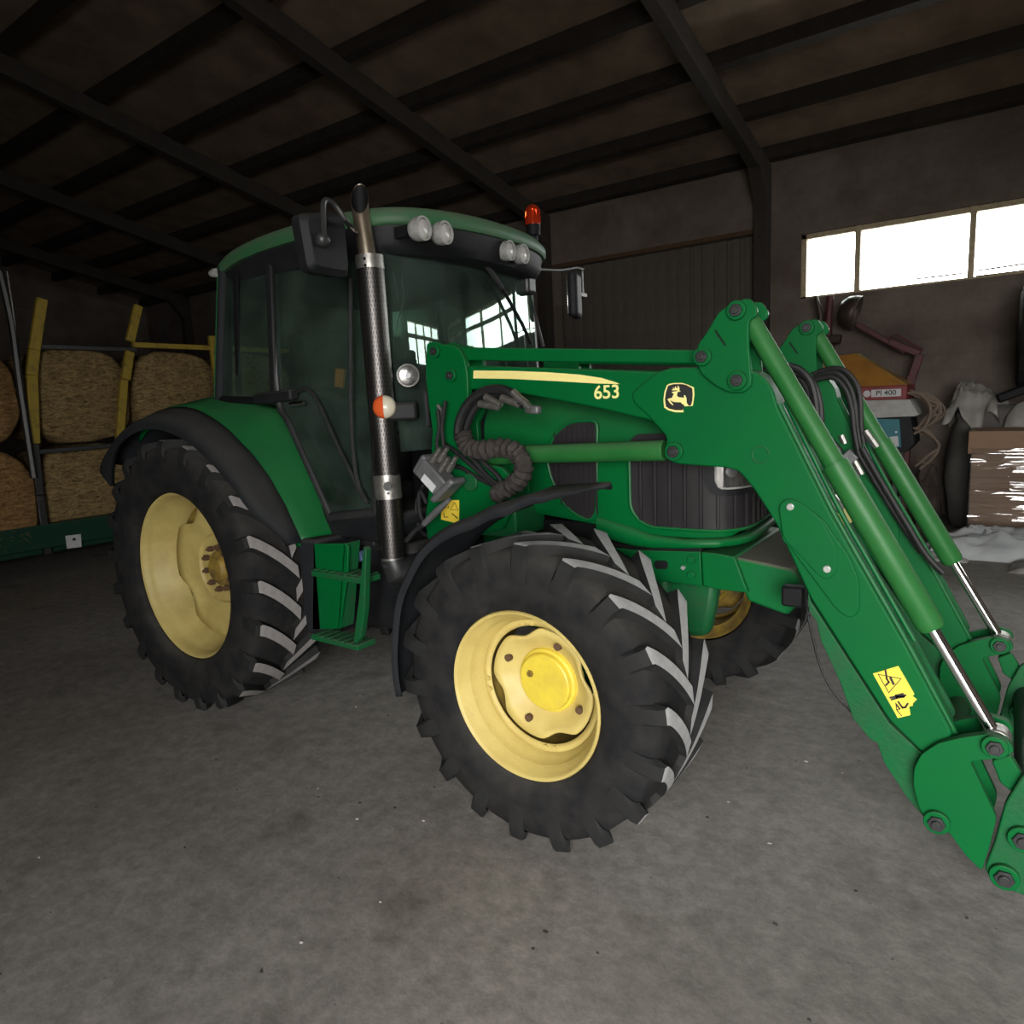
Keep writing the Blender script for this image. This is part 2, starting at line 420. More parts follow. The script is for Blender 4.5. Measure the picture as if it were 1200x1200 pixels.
def a_disc(bm, c, r, axis_vec, h, n=24, mi=0):
    """short cylinder centred at c"""
    d = Vector(axis_vec).normalized()
    a_tube(bm, [Vector(c)-d*h/2, Vector(c)+d*h/2], r, n, True, mi)
def dup(o, parent, origin, rot=None, name=None):
    c = o.copy(); 
    if name: c.name = name
    COL.objects.link(c); ORI[c.name] = Vector(origin); c.parent = parent
    c.location = Vector(origin)-(ORI[parent.name] if parent else Vector())
    if rot is not None: c.rotation_euler = rot
    return c
def plate(name, poly, y0, y1, m, parent, bevel=.004, **k):
    bm = nb(); a_prism(bm, poly, y0, y1); return obj(name, bm, m, parent, bevel=bevel, **k)
def tube(name, pts, r, m, parent, n=10, **k):
    bm = nb(); a_tube(bm, pts, r, n); return obj(name, bm, m, parent, **k)
def text_mesh(name, body, size, m, parent, loc, rot, extrude=.0008, offset=0.0, sx=1.0):
    cu = bpy.data.curves.new(name, 'FONT'); cu.body = body; cu.size = size; cu.extrude = extrude; cu.offset = offset
    cu.align_x = 'CENTER'; cu.align_y = 'CENTER'
    t = bpy.data.objects.new(name, cu); COL.objects.link(t)
    dg = bpy.context.evaluated_depsgraph_get()
    me = bpy.data.meshes.new_from_object(t.evaluated_get(dg))
    bpy.data.objects.remove(t)
    me.materials.clear(); me.materials.append(M[m])
    o = bpy.data.objects.new(name, me); link(o, parent, loc); o.rotation_euler = rot; o.scale = (sx, 1, 1)
    return o

# ------------------------------------------------------------------ the setting
WY = 8.0; EAVE = 5.3; SL = .215; RIDGE_Y = -.5; WF = -5.6; XL, XR = -17.0, 11.0
def roof_z(y): return EAVE+SL*(WY-y) if y > RIDGE_Y else EAVE+SL*(WY-RIDGE_Y)-SL*(RIDGE_Y-y)
def struct(name, bm, m, parent=None, **k):
    o = obj(name, bm, m, parent, origin=(0, 0, 0) if parent is None else None, **k)
    if parent is None: o['kind'] = 'structure'
    return o
bm = nb(); a_box(bm, (XL-1, WF-40, -.2), (XR+1, WY+.3, 0)); floor = struct('floor', bm, 'floor', smooth=False)
def wall_xz(name, y0, y1, x0, x1, z1, holes):
    """wall in the XZ plane with rectangular holes"""
    xs = sorted({x0, x1, *[h[0] for h in holes], *[h[1] for h in holes]}); zs = sorted({0, z1, *[h[2] for h in holes], *[h[3] for h in holes]})
    bm = nb()
    for a, b in zip(xs, xs[1:]):
        for c, d in zip(zs, zs[1:]):
            mx_, mz_ = (a+b)/2, (c+d)/2
            if any(h[0] < mx_ < h[1] and h[2] < mz_ < h[3] for h in holes): continue
            a_box(bm, (a, y0, c), (b, y1, d))
    bmesh.ops.remove_doubles(bm, verts=bm.verts, dist=1e-4)
    return struct(name, bm, 'wall', smooth=False)
WX0, WX1, WZ0, WZ1 = 1.52, 10.6, 3.135, 4.055
DX0, DX1, DZ1 = -2.66, .86, 4.17
wall_back = wall_xz('wall_back', WY, WY+.28, XL, XR, EAVE+.1, [(WX0, WX1, WZ0, WZ1), (DX0, DX1, 0.0, DZ1)])
wall_front = wall_xz('wall_front', WF-.28, WF, XL, XR, roof_z(WF)+.02, [(DOOR_X0, DOOR_X1, 0, DOOR_H)])
def gable(name, x0, x1):
    bm = nb(); a_prism(bm, [(WF-.28, 0), (WY+.28, 0), (WY+.28, EAVE+.1), (RIDGE_Y, roof_z(RIDGE_Y)+.15), (WF-.28, roof_z(WF)+.05)], x0, x1, 'x')
    return struct(name, bm, 'wall', smooth=False)
gable('wall_left', XL-.25, XL)
W2Y0, W2Y1 = 4.6, 7.5
bm = nb(); ys = [WF-.28, W2Y0, W2Y1, WY+.28]
a_prism(bm, [(WF-.28, 0), (WY+.28, 0), (WY+.28, WZ0), (WF-.28, WZ0)], XR, XR+.25, 'x')
a_prism(bm, [(WF-.28, WZ0), (W2Y0, WZ0), (W2Y0, WZ1), (WF-.28, WZ1)], XR, XR+.25, 'x')
a_prism(bm, [(W2Y1, WZ0), (WY+.28, WZ0), (WY+.28, WZ1), (W2Y1, WZ1)], XR, XR+.25, 'x')
a_prism(bm, [(WF-.28, WZ1), (WY+.28, WZ1), (WY+.28, EAVE+.1), (RIDGE_Y, roof_z(RIDGE_Y)+.15), (WF-.28, roof_z(WF)+.05)], XR, XR+.25, 'x')
struct('wall_right', bm, 'wall', smooth=False)
w2 = bpy.data.objects.new('window_2', None); link(w2, None, (XR+.12, (W2Y0+W2Y1)/2, WZ0)); w2['kind'] = 'structure'
bm = nb(); a_box(bm, (XR+.05, W2Y0, WZ0), (XR+.18, W2Y1, WZ0+.04)); a_box(bm, (XR+.05, W2Y0, WZ1-.05), (XR+.18, W2Y1, WZ1)); a_box(bm, (XR+.08, W2Y0, WZ1-.36), (XR+.15, W2Y1, WZ1-.28)); obj('window_frame', bm, 'frame', w2, smooth=False)
for k in range(4):
    y_ = W2Y0+(W2Y1-W2Y0)*k/4
    bm = nb(); a_box(bm, (XR+.05, y_-.03, WZ0), (XR+.16, y_+.05, WZ1)); obj('mullion', bm, 'frame', w2, smooth=False)
    bm = nb(); a_box(bm, (XR+.11, y_+.05, WZ0+.04), (XR+.116, y_+(W2Y1-W2Y0)/4-.03, WZ1-.05)); obj('pane', bm, 'pane', w2, smooth=False)
# roof sheets with purlins and rafters
bm = nb()
a_prism(bm, [(WY+.6, roof_z(WY+.6)), (RIDGE_Y, roof_z(RIDGE_Y)), (WF-.6, roof_z(WF-.6)-.0), (WF-.6, roof_z(WF-.6)+.08), (RIDGE_Y, roof_z(RIDGE_Y)+.08), (WY+.6, roof_z(WY+.6)+.08)], XL-.3, XR+.3, 'x')
ceiling = struct('ceiling', bm, 'roofsheet', smooth=False)
y = WY-.12; first = None
while y > WF:
    z = roof_z(y)-.09
    s = SL if y > RIDGE_Y else -SL
    bm = nb(); a_obox(bm, ((XL+XR)/2, y, z), (1, 0, 0), (0, 1, -s), (0, s, 1), (XR-XL)/2, .06, .11)
    obj('purlin', bm, 'purlin', ceiling, smooth=False)
    y -= 1.13
RX = [-14.7, -10.75, -6.8, -2.87, 1.0, 4.9, 8.8]
for i, x in enumerate(RX):
    for (ya, yb) in ((WY-.05, RIDGE_Y), (WF+.05, RIDGE_Y)):
        bm = nb()
        a_beam(bm, (x, ya, roof_z(ya)-.32), (x, yb, roof_z(yb)-.32), .16, .26)
        obj('rafter', bm, 'beam', ceiling, smooth=False, bevel=.01)
    bm = nb()
    a_prism(bm, [(WY, 0), (WY-.22, 0), (WY-.22, 4.55), (WY-.62, 5.05), (WY-.62, 5.22), (WY, 5.1)], x-.10, x+.10, 'x')
    tr = struct('trim_%d' % (i+1), bm, 'beam', smooth=False, bevel=.01)
# door: recessed sliding door of ribbed sheet panels
d1 = bpy.data.objects.new('door_1', None); link(d1, None, ((DX0+DX1)/2, WY+.15, 0)); d1['kind'] = 'structure'
n_p = 17; w = (DX1-DX0-.04)/n_p; proto = None
for i in range(n_p):
    x = DX0+.02+w*(i+.5)
    if proto is None:
        bm = nb(); a_prism(bm, [(x-w/2-.001, WY+.15), (x-w/2+.03, WY+.15), (x-w/2+.045, WY+.115), (x+w/2-.045, WY+.115), (x+w/2-.03, WY+.15), (x+w/2+.001, WY+.15), (x+w/2+.001, WY+.17), (x-w/2-.001, WY+.17)], .0, DZ1, 'z')
        proto = obj('door_panel', bm, 'door', d1, smooth=False); base_o = ORI[proto.name].copy(); x_first = x
    else: dup(proto, d1, base_o+Vector((x-x_first, 0, 0)))
bm = nb(); a_box(bm, (DX0-.05, WY+.175, 0), (DX1+.05, WY+.2, DZ1+.05)); obj('door_backing', bm, 'door', d1, smooth=False)
bm = nb(); a_box(bm, (DX0-.1, WY-.05, DZ1-.0), (DX1+.08, WY+.0, DZ1+.07)); obj('door_track', bm, 'rust', d1, smooth=False, bevel=.006)
bm = nb(); a_box(bm, (DX0, WY+.09, 1.55), (DX1, WY+.115, 1.66)); obj('door_rail', bm, 'door', d1, smooth=False)
bm = nb(); a_box(bm, (DX0, WY+.09, 2.62), (DX1, WY+.113, 2.68)); obj('door_rail', bm, 'door', d1, smooth=False)
# long window band
w1 = bpy.data.objects.new('window_1', None); link(w1, None, ((WX0+WX1)/2, WY+.12, WZ0)); w1['kind'] = 'structure'
bm = nb()
a_box(bm, (WX0, WY+.06, WZ1-.07), (WX1, WY+.20, WZ1)); a_box(bm, (WX0, WY+.06, WZ0), (WX1, WY+.20, WZ0+.035))
a_box(bm, (WX0, WY+.06, WZ0), (WX0+.07, WY+.20, WZ1)); a_box(bm, (WX1-.07, WY+.06, WZ0), (WX1, WY+.20, WZ1))
obj('window_frame', bm, 'frame', w1, smooth=False, bevel=.004)
MULL = [2.28, 3.64, 5.0, 6.36, 7.72, 9.08]
for x in MULL:
    bm = nb(); a_box(bm, (x-.035, WY+.03, WZ0), (x+.035, WY+.18, WZ1)); obj('mullion', bm, 'frame', w1, smooth=False, bevel=.004)
for a, b in zip([WX0]+MULL, MULL+[WX1]):
    bm = nb(); a_box(bm, (a+.03, WY+.13, WZ0+.03), (b-.03, WY+.136, WZ1-.06)); obj('pane', bm, 'pane', w1, smooth=False)
bm = nb(); a_box(bm, (5.03, WY+.10, WZ1-.36), (WX1-.05, WY+.17, WZ1-.28)); obj('transom', bm, 'frame', w1, smooth=False, bevel=.004)
bm = nb(); a_tube(bm, [(2.98, WY+.1, WZ0+.05), (3.02, WY+.1, WZ0+.10), (3.55, WY+.1, WZ0+.10)], .012, 6)
a_box(bm, (3.70, WY+.08, WZ0+.03), (4.9, WY+.1, WZ0+.05)); a_tube(bm, [(3.7, WY+.09, WZ0+.11), (4.9, WY+.09, WZ0+.14)], .012, 6)
obj('window_stay', bm, 'rust', w1)

# ------------------------------------------------------------------ tractor: wheels
TX = 1.3
tractor = empty('tractor', (TX, 0, 0), 'large green farm tractor with yellow wheel rims and a green front loader', 'tractor')

def wheel(cx, yc, cz, side, kind, far=False):
    """side -1: outer face towards -Y. kind 'front'/'rear' """
    if kind == 'rear':
        R0, rf, W = .856, .5275, .26; N_ = 21; H = .045; tw = .034; y_fl = 1.0035; Y0 = .80
        rimp = [(-.02, .533), (-.004, .532), (.002, .5275), (.001, .520), (-.014, .508), (-.045, .494), (-.075, .489), (-.085, .474), (-.12, .470), (-.13, .458), (-.17, .452), (-.18, .442), (-.24, .436), (-.27, .425), (-.42, .44), (-.44, .50), (-.445, .5275)]
    else:
        R0, rf, W = .648, .357, .235; N_ = 18; H = .040; tw = .030; y_fl = 1.065; Y0 = .855
        rimp = [(-.02, .362), (-.004, .362), (.002, .357), (.001, .351), (-.010, .343), (-.045, .330), (-.058, .318), (-.064, .316), (-.105, .303), (-.118, .292), (-.15, .288), (-.335, .292), (-.35, .325), (-.372, .335), (-.385, .357)]
    s = side
    out = s*(y_fl-Y0)   # outer flange relative to tyre centre
    # tyre
    bm = nb()
    W_ = W
    prof = [(.80*W_, rf+.004), (.87*W_, rf+.006), (.935*W_, rf+.022), (.99*W_, rf+.06), (1.04*W_, rf+.11 if kind == 'front' else rf+.13), (1.02*W_, R0-.12), (.965*W_, R0-.066), (.90*W_, R0-.046), (.6*W_, R0-H+.006), (.0, R0-H+.012)]
    full = prof+[(-t, r) for t, r in reversed(prof[:-1])]
    a_lathe(bm, [(t*1.0, r) for t, r in full], (cx, yc, cz), 'y', 72)
    ty = obj(kind+'_tyre', bm, 'rubber', tractor, origin=(cx, yc, cz), auto=60)
    # tread lugs: one of each hand, turned round the axle
    for hand in (1, -1):
        bm = nb(); n = 10; rows = []
        hw0 = .030 if kind == 'front' else .032
        bw = .013
        for (yb, rb, yt, rt, k) in ((1.03, R0-.150, 1.035, R0-.142, 1.0), (1.035, R0-.105, 1.065, R0-.085, 1.05), (1.01, R0-.066, 1.045, R0-.026, 1.0), (.95, R0-.050, .985, R0-.004, 1.0)):
            h_ = hw0*k
            rows.append([(W_*yb, rb, -(h_+bw)/R0), (W_*yt, rt, -h_/R0), (W_*yt, rt, h_/R0), (W_*yb, rb, (h_+bw)/R0)])
        D = .37 if kind == 'front' else .27
        for i in range(n+1):
            t = i/n
            yy = W_*(.93-.99*t); a0 = -D*(.62*t+.38*t**1.8)
            h_ = hw0*(1.12+.12*t)
            rows.append([(yy, R0-H-.010*max(0, 1-t*3), a0-(h_+bw)/R0), (yy, R0, a0-h_/R0), (yy, R0, a0+h_/R0), (yy, R0-H-.010*max(0, 1-t*3), a0+(h_+bw)/R0)])
        V = [[bm.verts.new((r*math.cos(a), hand*yv, r*math.sin(a))) for yv, r, a in row] for row in rows]
        for i in range(len(V)-1):
            for k in range(3):
                f = bm.faces.new([V[i][k], V[i][k+1], V[i+1][k+1], V[i+1][k]])
                f.material_index = 1 if (k == 1 and i >= 3) else 0
        bm.faces.new(V[0]); bm.faces.new(V[-1])
        bmesh.ops.recalc_face_normals(bm, faces=bm.faces)
        me = bpy.data.meshes.new('tread_lug'); bm.to_mesh(me); bm.free()
        me.materials.append(M['lug_side']); me.materials.append(M['lug_top' if kind == 'front' else 'lug_top_rear'])
        me.shade_smooth(); me.set_sharp_from_angle(angle=math.radians(30))
        for k in range(N_):
            a = 2*PI*(k+(.5 if hand == 1 else 0))/N_ + (.11 if kind == 'front' else .05)
            o = bpy.data.objects.new('tread_lug', me); link(o, ty, (cx, yc, cz))
            o.rotation_euler = (0, -a, 0)
    # rim
    bm = nb()
    a_lathe(bm, [(out+s*t, r, 1 if t < (-.19 if kind == 'rear' else -.145) else 0) for t, r in rimp], (cx, yc, cz), 'y', 96)  # barrel behind the disc gets the darker yellow as painted shade
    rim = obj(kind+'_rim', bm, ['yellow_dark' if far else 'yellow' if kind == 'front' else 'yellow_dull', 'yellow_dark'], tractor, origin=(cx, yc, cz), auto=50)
    # scalloped wheel disc
    bm = nb(); n = 96
    if kind == 'front':
        rings = [(-.135, .293, 0), (-.145, .262, 0), (-.150, .250, .036), (-.165, .215, .016), (-.205, .165, 0), (-.225, .120, 0), (-.225, .05, 0)]
        ph = .35
    else:
        rings = [(-.205, .440, .09), (-.218, .37, .04), (-.238, .29, 0), (-.243, .235, 0), (-.262, .225, 0), (-.265, .165, 0), (-.265, .05, 0)]
        ph = .55
    def disc_rings(rings, cuts):
        R_ = []
        for t, r, am in rings:
            ring = []
            for k in range(n):
                a = 2*PI*k/n
                c4 = max(0, math.cos(4*(a-ph)))**1.5
                rr = r-am*c4 if cuts else r
                ring.append(bm.verts.new((cx+rr*math.cos(a), yc+out+s*t, cz+rr*math.sin(a))))
            R_.append(ring)
        for i in range(len(R_)-1):
            for k in range(n): bm.faces.new([R_[i][k], R_[i][(k+1) % n], R_[i+1][(k+1) % n], R_[i+1][k]])
    if kind == 'front':
        disc_rings(rings[:2], False)
        disc_rings(rings[2:], True)
    else: disc_rings(rings, True)
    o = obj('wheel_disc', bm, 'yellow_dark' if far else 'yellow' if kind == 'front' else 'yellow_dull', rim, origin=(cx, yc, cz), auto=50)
    sm = o.modifiers.new('thick', 'SOLIDIFY'); sm.thickness = .012; sm.offset = 0
    # hub
    bm = nb()
    if kind == 'front':
        a_lathe(bm, [(out-s*.24, .165), (out-s*.225, .150), (out-s*.195, .140), (out-s*.19, .128), (out+s*-.172, .124), (out+s*-.167, .118), (out+s*-.167, .0001)], (cx, yc, cz), 'y', 40)
        obj('hub_cap', bm, 'yellow_hub', rim, origin=(cx, yc, cz), auto=30)
        bm = nb(); a_disc(bm, (cx-.065, yc+out-s*.165, cz+.03), .016, (0, 1, 0), .012, 6); a_disc(bm, (cx-.065, yc+out-s*.158, cz+.03), .009, (0, 1, 0), .012, 10)
        obj('oil_plug', bm, 'yellow_dark', rim)
        for k in range(4):
            a = ph+PI/4+k*PI/2
            bm = nb(); a_disc(bm, (cx+.195*math.cos(a), yc+out-s*.165, cz+.195*math.sin(a)), .017, (0, 1, 0), .02, 10); obj('wheel_nut', bm, 'rust', rim)
            for da in (-.09, .09):
                bm = nb(); a_disc(bm, (cx+.275*math.cos(a+da+.6), yc+out-s*.135, cz+.275*math.sin(a+da+.6)), .012, (0, 1, 0), .016, 8); obj('rim_bolt', bm, 'yellow', rim)
    else:
        bm = nb()
        a_lathe(bm, [(out-s*.26, .12), (out-s*.235, .112), (out-s*.228, .085), (out-s*.215, .08), (out-s*.205, .072), (out-s*.2, .0001)], (cx, yc, cz), 'y', 32)
        obj('hub', bm, 'yellow_dark', rim, origin=(cx, yc, cz), auto=30)
        for k in range(10):
            a = 2*PI*k/10+.2
            bm = nb(); c = (cx+.142*math.cos(a), yc+out-s*.235, cz+.142*math.sin(a)); a_disc(bm, c, .019, (0, 1, 0), .03, 6); a_disc(bm, (c[0], c[1]+s*.02, c[2]), .011, (0, 1, 0), .02, 8)
            obj('wheel_nut', bm, 'rust', rim)
    # valve stem
    return ty, rim
wheel(0, -.80, .84, -1, 'rear')
wheel(0, .80, .84, 1, 'rear')
wheel(2.598, -.855, .63, -1, 'front')
wheel(2.598, 1.06, .63, 1, 'front', True)

# axles and belly
bm = nb()
a_tube(bm, [(0, -.62, .84), (0, -.3, .86), (0, .3, .86), (0, .62, .84)], [.13, .2, .2, .13], 20)
obj('rear_axle', bm, 'green_dirty', tractor)
bm = nb(); a_box(bm, (-.45, -.26, .60), (2.9, .26, 1.12)); a_box(bm, (.2, -.34, .55), (1.2, .34, 1.0)); obj('transmission_housing', bm, 'green_dirty', tractor, bevel=.03)
bm = nb()
a_tube(bm, [(2.598, -.60, .63), (2.598, -.48, .62), (2.60, -.15, .60), (2.60, .15, .60), (2.598, .55, .62), (2.598, .80, .63)], [.12, .10, .12, .12, .10, .12], 18)
obj('front_axle', bm, 'green_dirty', tractor)
# knuckle casting visible in front of the far wheel
for sy, y0 in ((1, .50), (-1, -.62)):
    bm = nb()
    a_tube(bm, [(2.62, y0, .95), (2.64, y0+.02*sy, .78), (2.63, y0+.04*sy, .60), (2.60, y0+.06*sy, .45)], [.075, .10, .12, .07], 12)
    a_obox(bm, (2.66, y0+.05*sy, .72), (1, 0, 0), (0, 1, 0), (0, 0, 1), .09, .08, .10)
    obj('steering_knuckle', bm, 'green_dirty', tractor, bevel=.015)
tube('steering_cylinder', [(2.78, -.3, .58), (2.78, .45, .58)], .035, 'black_metal', tractor)

# ------------------------------------------------------------------ rear fenders
def arc_sheet(bm, rows, thick=0):
    """rows: list over angle of lists over section of 3D points"""
    V = [[bm.verts.new(p) for p in r] for r in rows]
    for i in range(len(V)-1):
        for k in range(len(V[i])-1): bm.faces.new([V[i][k], V[i+1][k], V[i+1][k+1], V[i][k+1]])
def interp(tab, a):
    tab = sorted(tab)
    if a <= tab[0][0]: return tab[0][1]
    for (a0, v0), (a1, v1) in zip(tab, tab[1:]):
        if a <= a1: t = (a-a0)/(a1-a0); t = t*t*(3-2*t); return v0+(v1-v0)*t
    return tab[-1][1]
inner_r = [(14, 1.175), (20, 1.156), (27, 1.152), (36, 1.165), (45, 1.185), (55, 1.20), (63, 1.165), (75, 1.115), (94, 1.075), (112, 1.05), (125, 1.03)]
mid_r = [(14, 1.13), (24, 1.10), (33, 1.08), (43, 1.062), (53, 1.045), (66, 1.045), (80, 1.05), (94, 1.048), (112, 1.03), (125, 1.01)]
lip_r = [(17, 1.10), (20, 1.085), (27, 1.054), (34, 1.024), (45, .985), (55, .965), (75, .955), (100, .955), (120, .955), (132, .95)]
top_r = [(15, 1.12), (24, 1.09), (33, 1.06), (45, 1.035), (66, 1.02), (90, 1.01), (105, .99), (120, .992), (136, 1.03)]
for s in (-1, 1):
    bm = nb(); rows = []
    for i in range(41):
        a = 14+(120-14)*i/40; ar = math.radians(a)
        ri, rm = interp(inner_r, a), interp(mid_r, a)
        ri += .008
        sec = [(.60, ri-.02), (.70, ri+.0), (.755, ri), (.80, ri-.25*(ri-rm)), (.86, ri-.6*(ri-rm)), (.91, rm+.006), (.925, rm-.012), (.925, rm-.05)]
        rows.append([(r*math.cos(ar), s*y_, .84+r*math.sin(ar)) for y_, r in sec])
    # turned-in foot of the fender
    arc_sheet(bm, rows)
    o = obj('rear_fender', bm, 'green', tractor, auto=60)
    sm = o.modifiers.new('thick', 'SOLIDIFY'); sm.thickness = .012; sm.offset = 0
    bm = nb(); rows = []
    for i in range(45):
        a = 15+(137-15)*i/44; ar = math.radians(a)
        rm, rt, rl = interp(mid_r, a), interp(top_r, a), interp(lip_r, a)
        drop = 0
        if a > 118: drop = ((a-118)/19)**2*.10
        yo = 1.10 if a > 27 else 1.10-(27-a)/12*.12
        sec = [(.60, rm-.06), (.90, rm-.035), (.93, rm-.004), (.985, (rm+rt)/2+.004), (yo-.055, rt), (yo-.02, (rt+rl)/2+.012), (yo, rl), (yo-.004, rl-.025-drop), (yo-.03, rl-.02-drop)]
        rows.append([(r*math.cos(ar), s*y_, .84+r*math.sin(ar)) for y_, r in sec])
    arc_sheet(bm, rows)
    o = obj('fender_extension', bm, 'plastic_grey', tractor, auto=60, label='dark grey flexible extension of the green fender')
    sm = o.modifiers.new('thick', 'SOLIDIFY'); sm.thickness = .014; sm.offset = 0
    # mud flap panel between rear wheel and steps
    bm = nb(); a_prism(bm, [(1.06, .62), (1.20, .60), (1.22, 1.15), (1.05, 1.15)], s*.62, s*.93); obj('step_guard', bm, 'plastic_grey', tractor, bevel=.02)

# ------------------------------------------------------------------ steps
st_l = [(1.191,1.132),(1.447,1.153),(1.464,1.132),(1.443,1.014),(1.343,0.685),(1.116,0.645)]
plate('step_side_panel', st_l, -.93, -.915, 'green', tractor, bevel=.004)
e = st_l
bm = nb(); a_prism(bm, [(e[1][0]-.012, e[1][1]), (e[1][0], e[1][1]), (e[4][0], e[4][1]), (e[4][0]-.012, e[4][1])], -.93, -.83); obj('step_side_panel', bm, 'green_dirty', tractor, bevel=.003)
sr = [(1.633,1.162),(1.65,1.15),(1.606,0.856),(1.563,0.697),(1.52,0.648),(1.502,0.659),(1.565,0.878)]
plate('step_stringer', sr, -.98, -.945, 'green_dirty', tractor, bevel=.003)
t1 = [(1.191,-0.93,0.979),(1.637,-0.93,1.017)]
t2 = [(1.169,-0.98,0.635),(1.605,-0.98,0.692)]
bm = nb(); a_box(bm, (t1[0][0], -.96, t1[0][2]-.018), (t1[1][0]-.05, -.84, t1[0][2]+.012))
for k in range(7): a_box(bm, (t1[0][0]+.01+k*(t1[1][0]-.05-t1[0][0])/7, -.955, t1[0][2]+.012), (t1[0][0]+.045+k*(t1[1][0]-.05-t1[0][0])/7, -.84, t1[0][2]+.022))
obj('step_tread', bm, 'green_dirty', tractor, bevel=.003)
bm = nb(); a_box(bm, (t2[0][0]+.02, -1.0, t2[0][2]-.012), (t2[1][0]-.05, -.88, t2[0][2]+.012))
for k in range(7): a_box(bm, (t2[0][0]+.03+k*(t2[1][0]-.06-t2[0][0])/7, -1.0, t2[0][2]+.012), (t2[0][0]+.065+k*(t2[1][0]-.06-t2[0][0])/7, -.88, t2[0][2]+.02))
obj('step_tread', bm, 'green_dirty', tractor, bevel=.003)
bm = nb(); a_box(bm, (1.22, -.70, .62), (1.70, -.36, 1.12)); obj('fuel_tank', bm, 'plastic', tractor, bevel=.05)
c = [(1.311,-0.72,1.03)][0]
bm = nb(); a_obox(bm, c, (1, 0, .4), (0, 1, 0), (-.4, 0, 1), .028, .02, .028); obj('blue_cap', bm, 'blue', tractor, bevel=.008, label='small pale blue plastic cap')
bm = nb(); a_obox(bm, (1.36, -.70, 1.15), (1, 0, 0), (0, 1, 0), (0, 0, 1), .10, .05, .05); obj('step_bracket', bm, 'black_metal', tractor, bevel=.01)

# ------------------------------------------------------------------ cab
CY = -.06   # the cab as seen is centred slightly to the right
def yy(s, v): return s*v if s < 0 else s*(v-.10)
# floor sill and lower body
bm = nb(); a_prism(bm, [(.15, 1.15), (1.62, 1.12), (1.68, 1.25), (1.66, 1.29), (.15, 1.35)], -.76, .68); obj('cab_floor', bm, 'plastic', tractor, bevel=.02)
bm = nb(); a_box(bm, (.1, -.60, 1.3), (.75, .55, 1.88)); obj('cab_rear_body', bm, 'black', tractor, bevel=.03)
P_rear_b, P_rear_t = [(0.246,-0.78,1.922)][0], [(0.336,-0.72,2.694)][0]
P_b_b, P_b_t = [(0.82,-0.8,1.89)][0], [(0.813,-0.74,2.64)][0]
P_a_b, P_a_t = [(1.505,-0.74,1.289)][0], [(1.474,-0.68,2.698)][0]
P_d_b = [(1.184,-0.79,1.252)][0]      # lower rear corner of the door
P_d_k = [(0.927,-0.8,1.746)][0]
MIR = lambda p: (p[0], -p[1]-.10, p[2])
for f in (lambda p: p, MIR):
    tube('cab_post', [f(P_rear_b), f(P_rear_t)], .030, 'plastic_grey', tractor, 12)
    bm = nb(); a_beam(bm, f((P_rear_b[0]-.05, P_rear_b[1]+.02, P_rear_b[2])), f((P_rear_t[0]-.05, P_rear_t[1]+.02, P_rear_t[2])), .03, .05); obj('cab_post', bm, 'green_dirty', tractor, bevel=.006)
    bm = nb(); a_beam(bm, f(P_b_b), f(P_b_t), .05, .055); obj('cab_post', bm, 'plastic', tractor, bevel=.012)
    tube('door_frame', curve_pts([f(P_b_t), f((P_b_b[0]+.02, P_b_b[1], P_b_b[2]+.04)), f(P_d_k), f(P_d_b)], 5), .020, 'black_metal', tractor, 10)
    tube('door_frame', [f(P_d_b), f(P_a_b)], .028, 'black_metal', tractor, 10)
    bm = nb(); a_tube(bm, curve_pts([f(P_a_b), f(((P_a_b[0]+P_a_t[0])/2+.04, (P_a_b[1]+P_a_t[1])/2, (P_a_b[2]+P_a_t[2])/2)), f(P_a_t)], 6), .040, 12)
    obj('cab_post', bm, 'black_metal', tractor)
    # panes
    def pane(name, pts, m='cab_glass'):
        bm = nb(); vs_ = [bm.verts.new(f(p)) for p in pts]; bm.faces.new(vs_)
        o = obj(name, bm, m, tractor, smooth=False); 
        return o
    pane('side_window', [P_rear_b, P_b_b, P_b_t, P_rear_t])
    pane('door_glass', [P_b_b, P_d_k, P_d_b, P_a_b, ((P_a_b[0]+P_a_t[0])/2+.03, (P_a_b[1]+P_a_t[1])/2, (P_a_b[2]+P_a_t[2])/2), P_a_t, P_b_t])
# inner window frame lines of the rear side window
q = [(0.514,-0.765,2.635),(0.421,-0.765,1.945)]; bm = nb(); a_beam(bm, q[0], q[1], .02, .03); obj('window_seal', bm, 'black', tractor)
tube('window_seal', [P_rear_b, P_b_b], .022, 'black', tractor, 8)
q = [(0.678,-0.82,1.906),(1.009,-0.82,1.92)]; bm = nb(); a_beam(bm, q[0], q[1], .06, .06); obj('door_hinge', bm, 'plastic', tractor, bevel=.012)
q = [(0.977,-0.83,1.867),(1.093,-0.83,1.872)]; tube('door_handle', q, .012, 'chrome', tractor, 8)
q = [(0.983,-0.8,1.921),(1.08,-0.8,1.948),(1.169,-0.8,1.877),(1.295,-0.8,1.65),(1.474,-0.8,1.35)]; tube('door_strut', curve_pts(q, 5), .011, 'black_metal', tractor, 8)
q = [(1.498,-0.8,2.463),(1.452,-0.8,2.078),(1.417,-0.8,1.737),(1.424,-0.8,1.473),(1.492,-0.8,1.342)]; tube('grab_rail', curve_pts(q, 5), .011, 'black_metal', tractor, 8, label='thin black shiny rail')
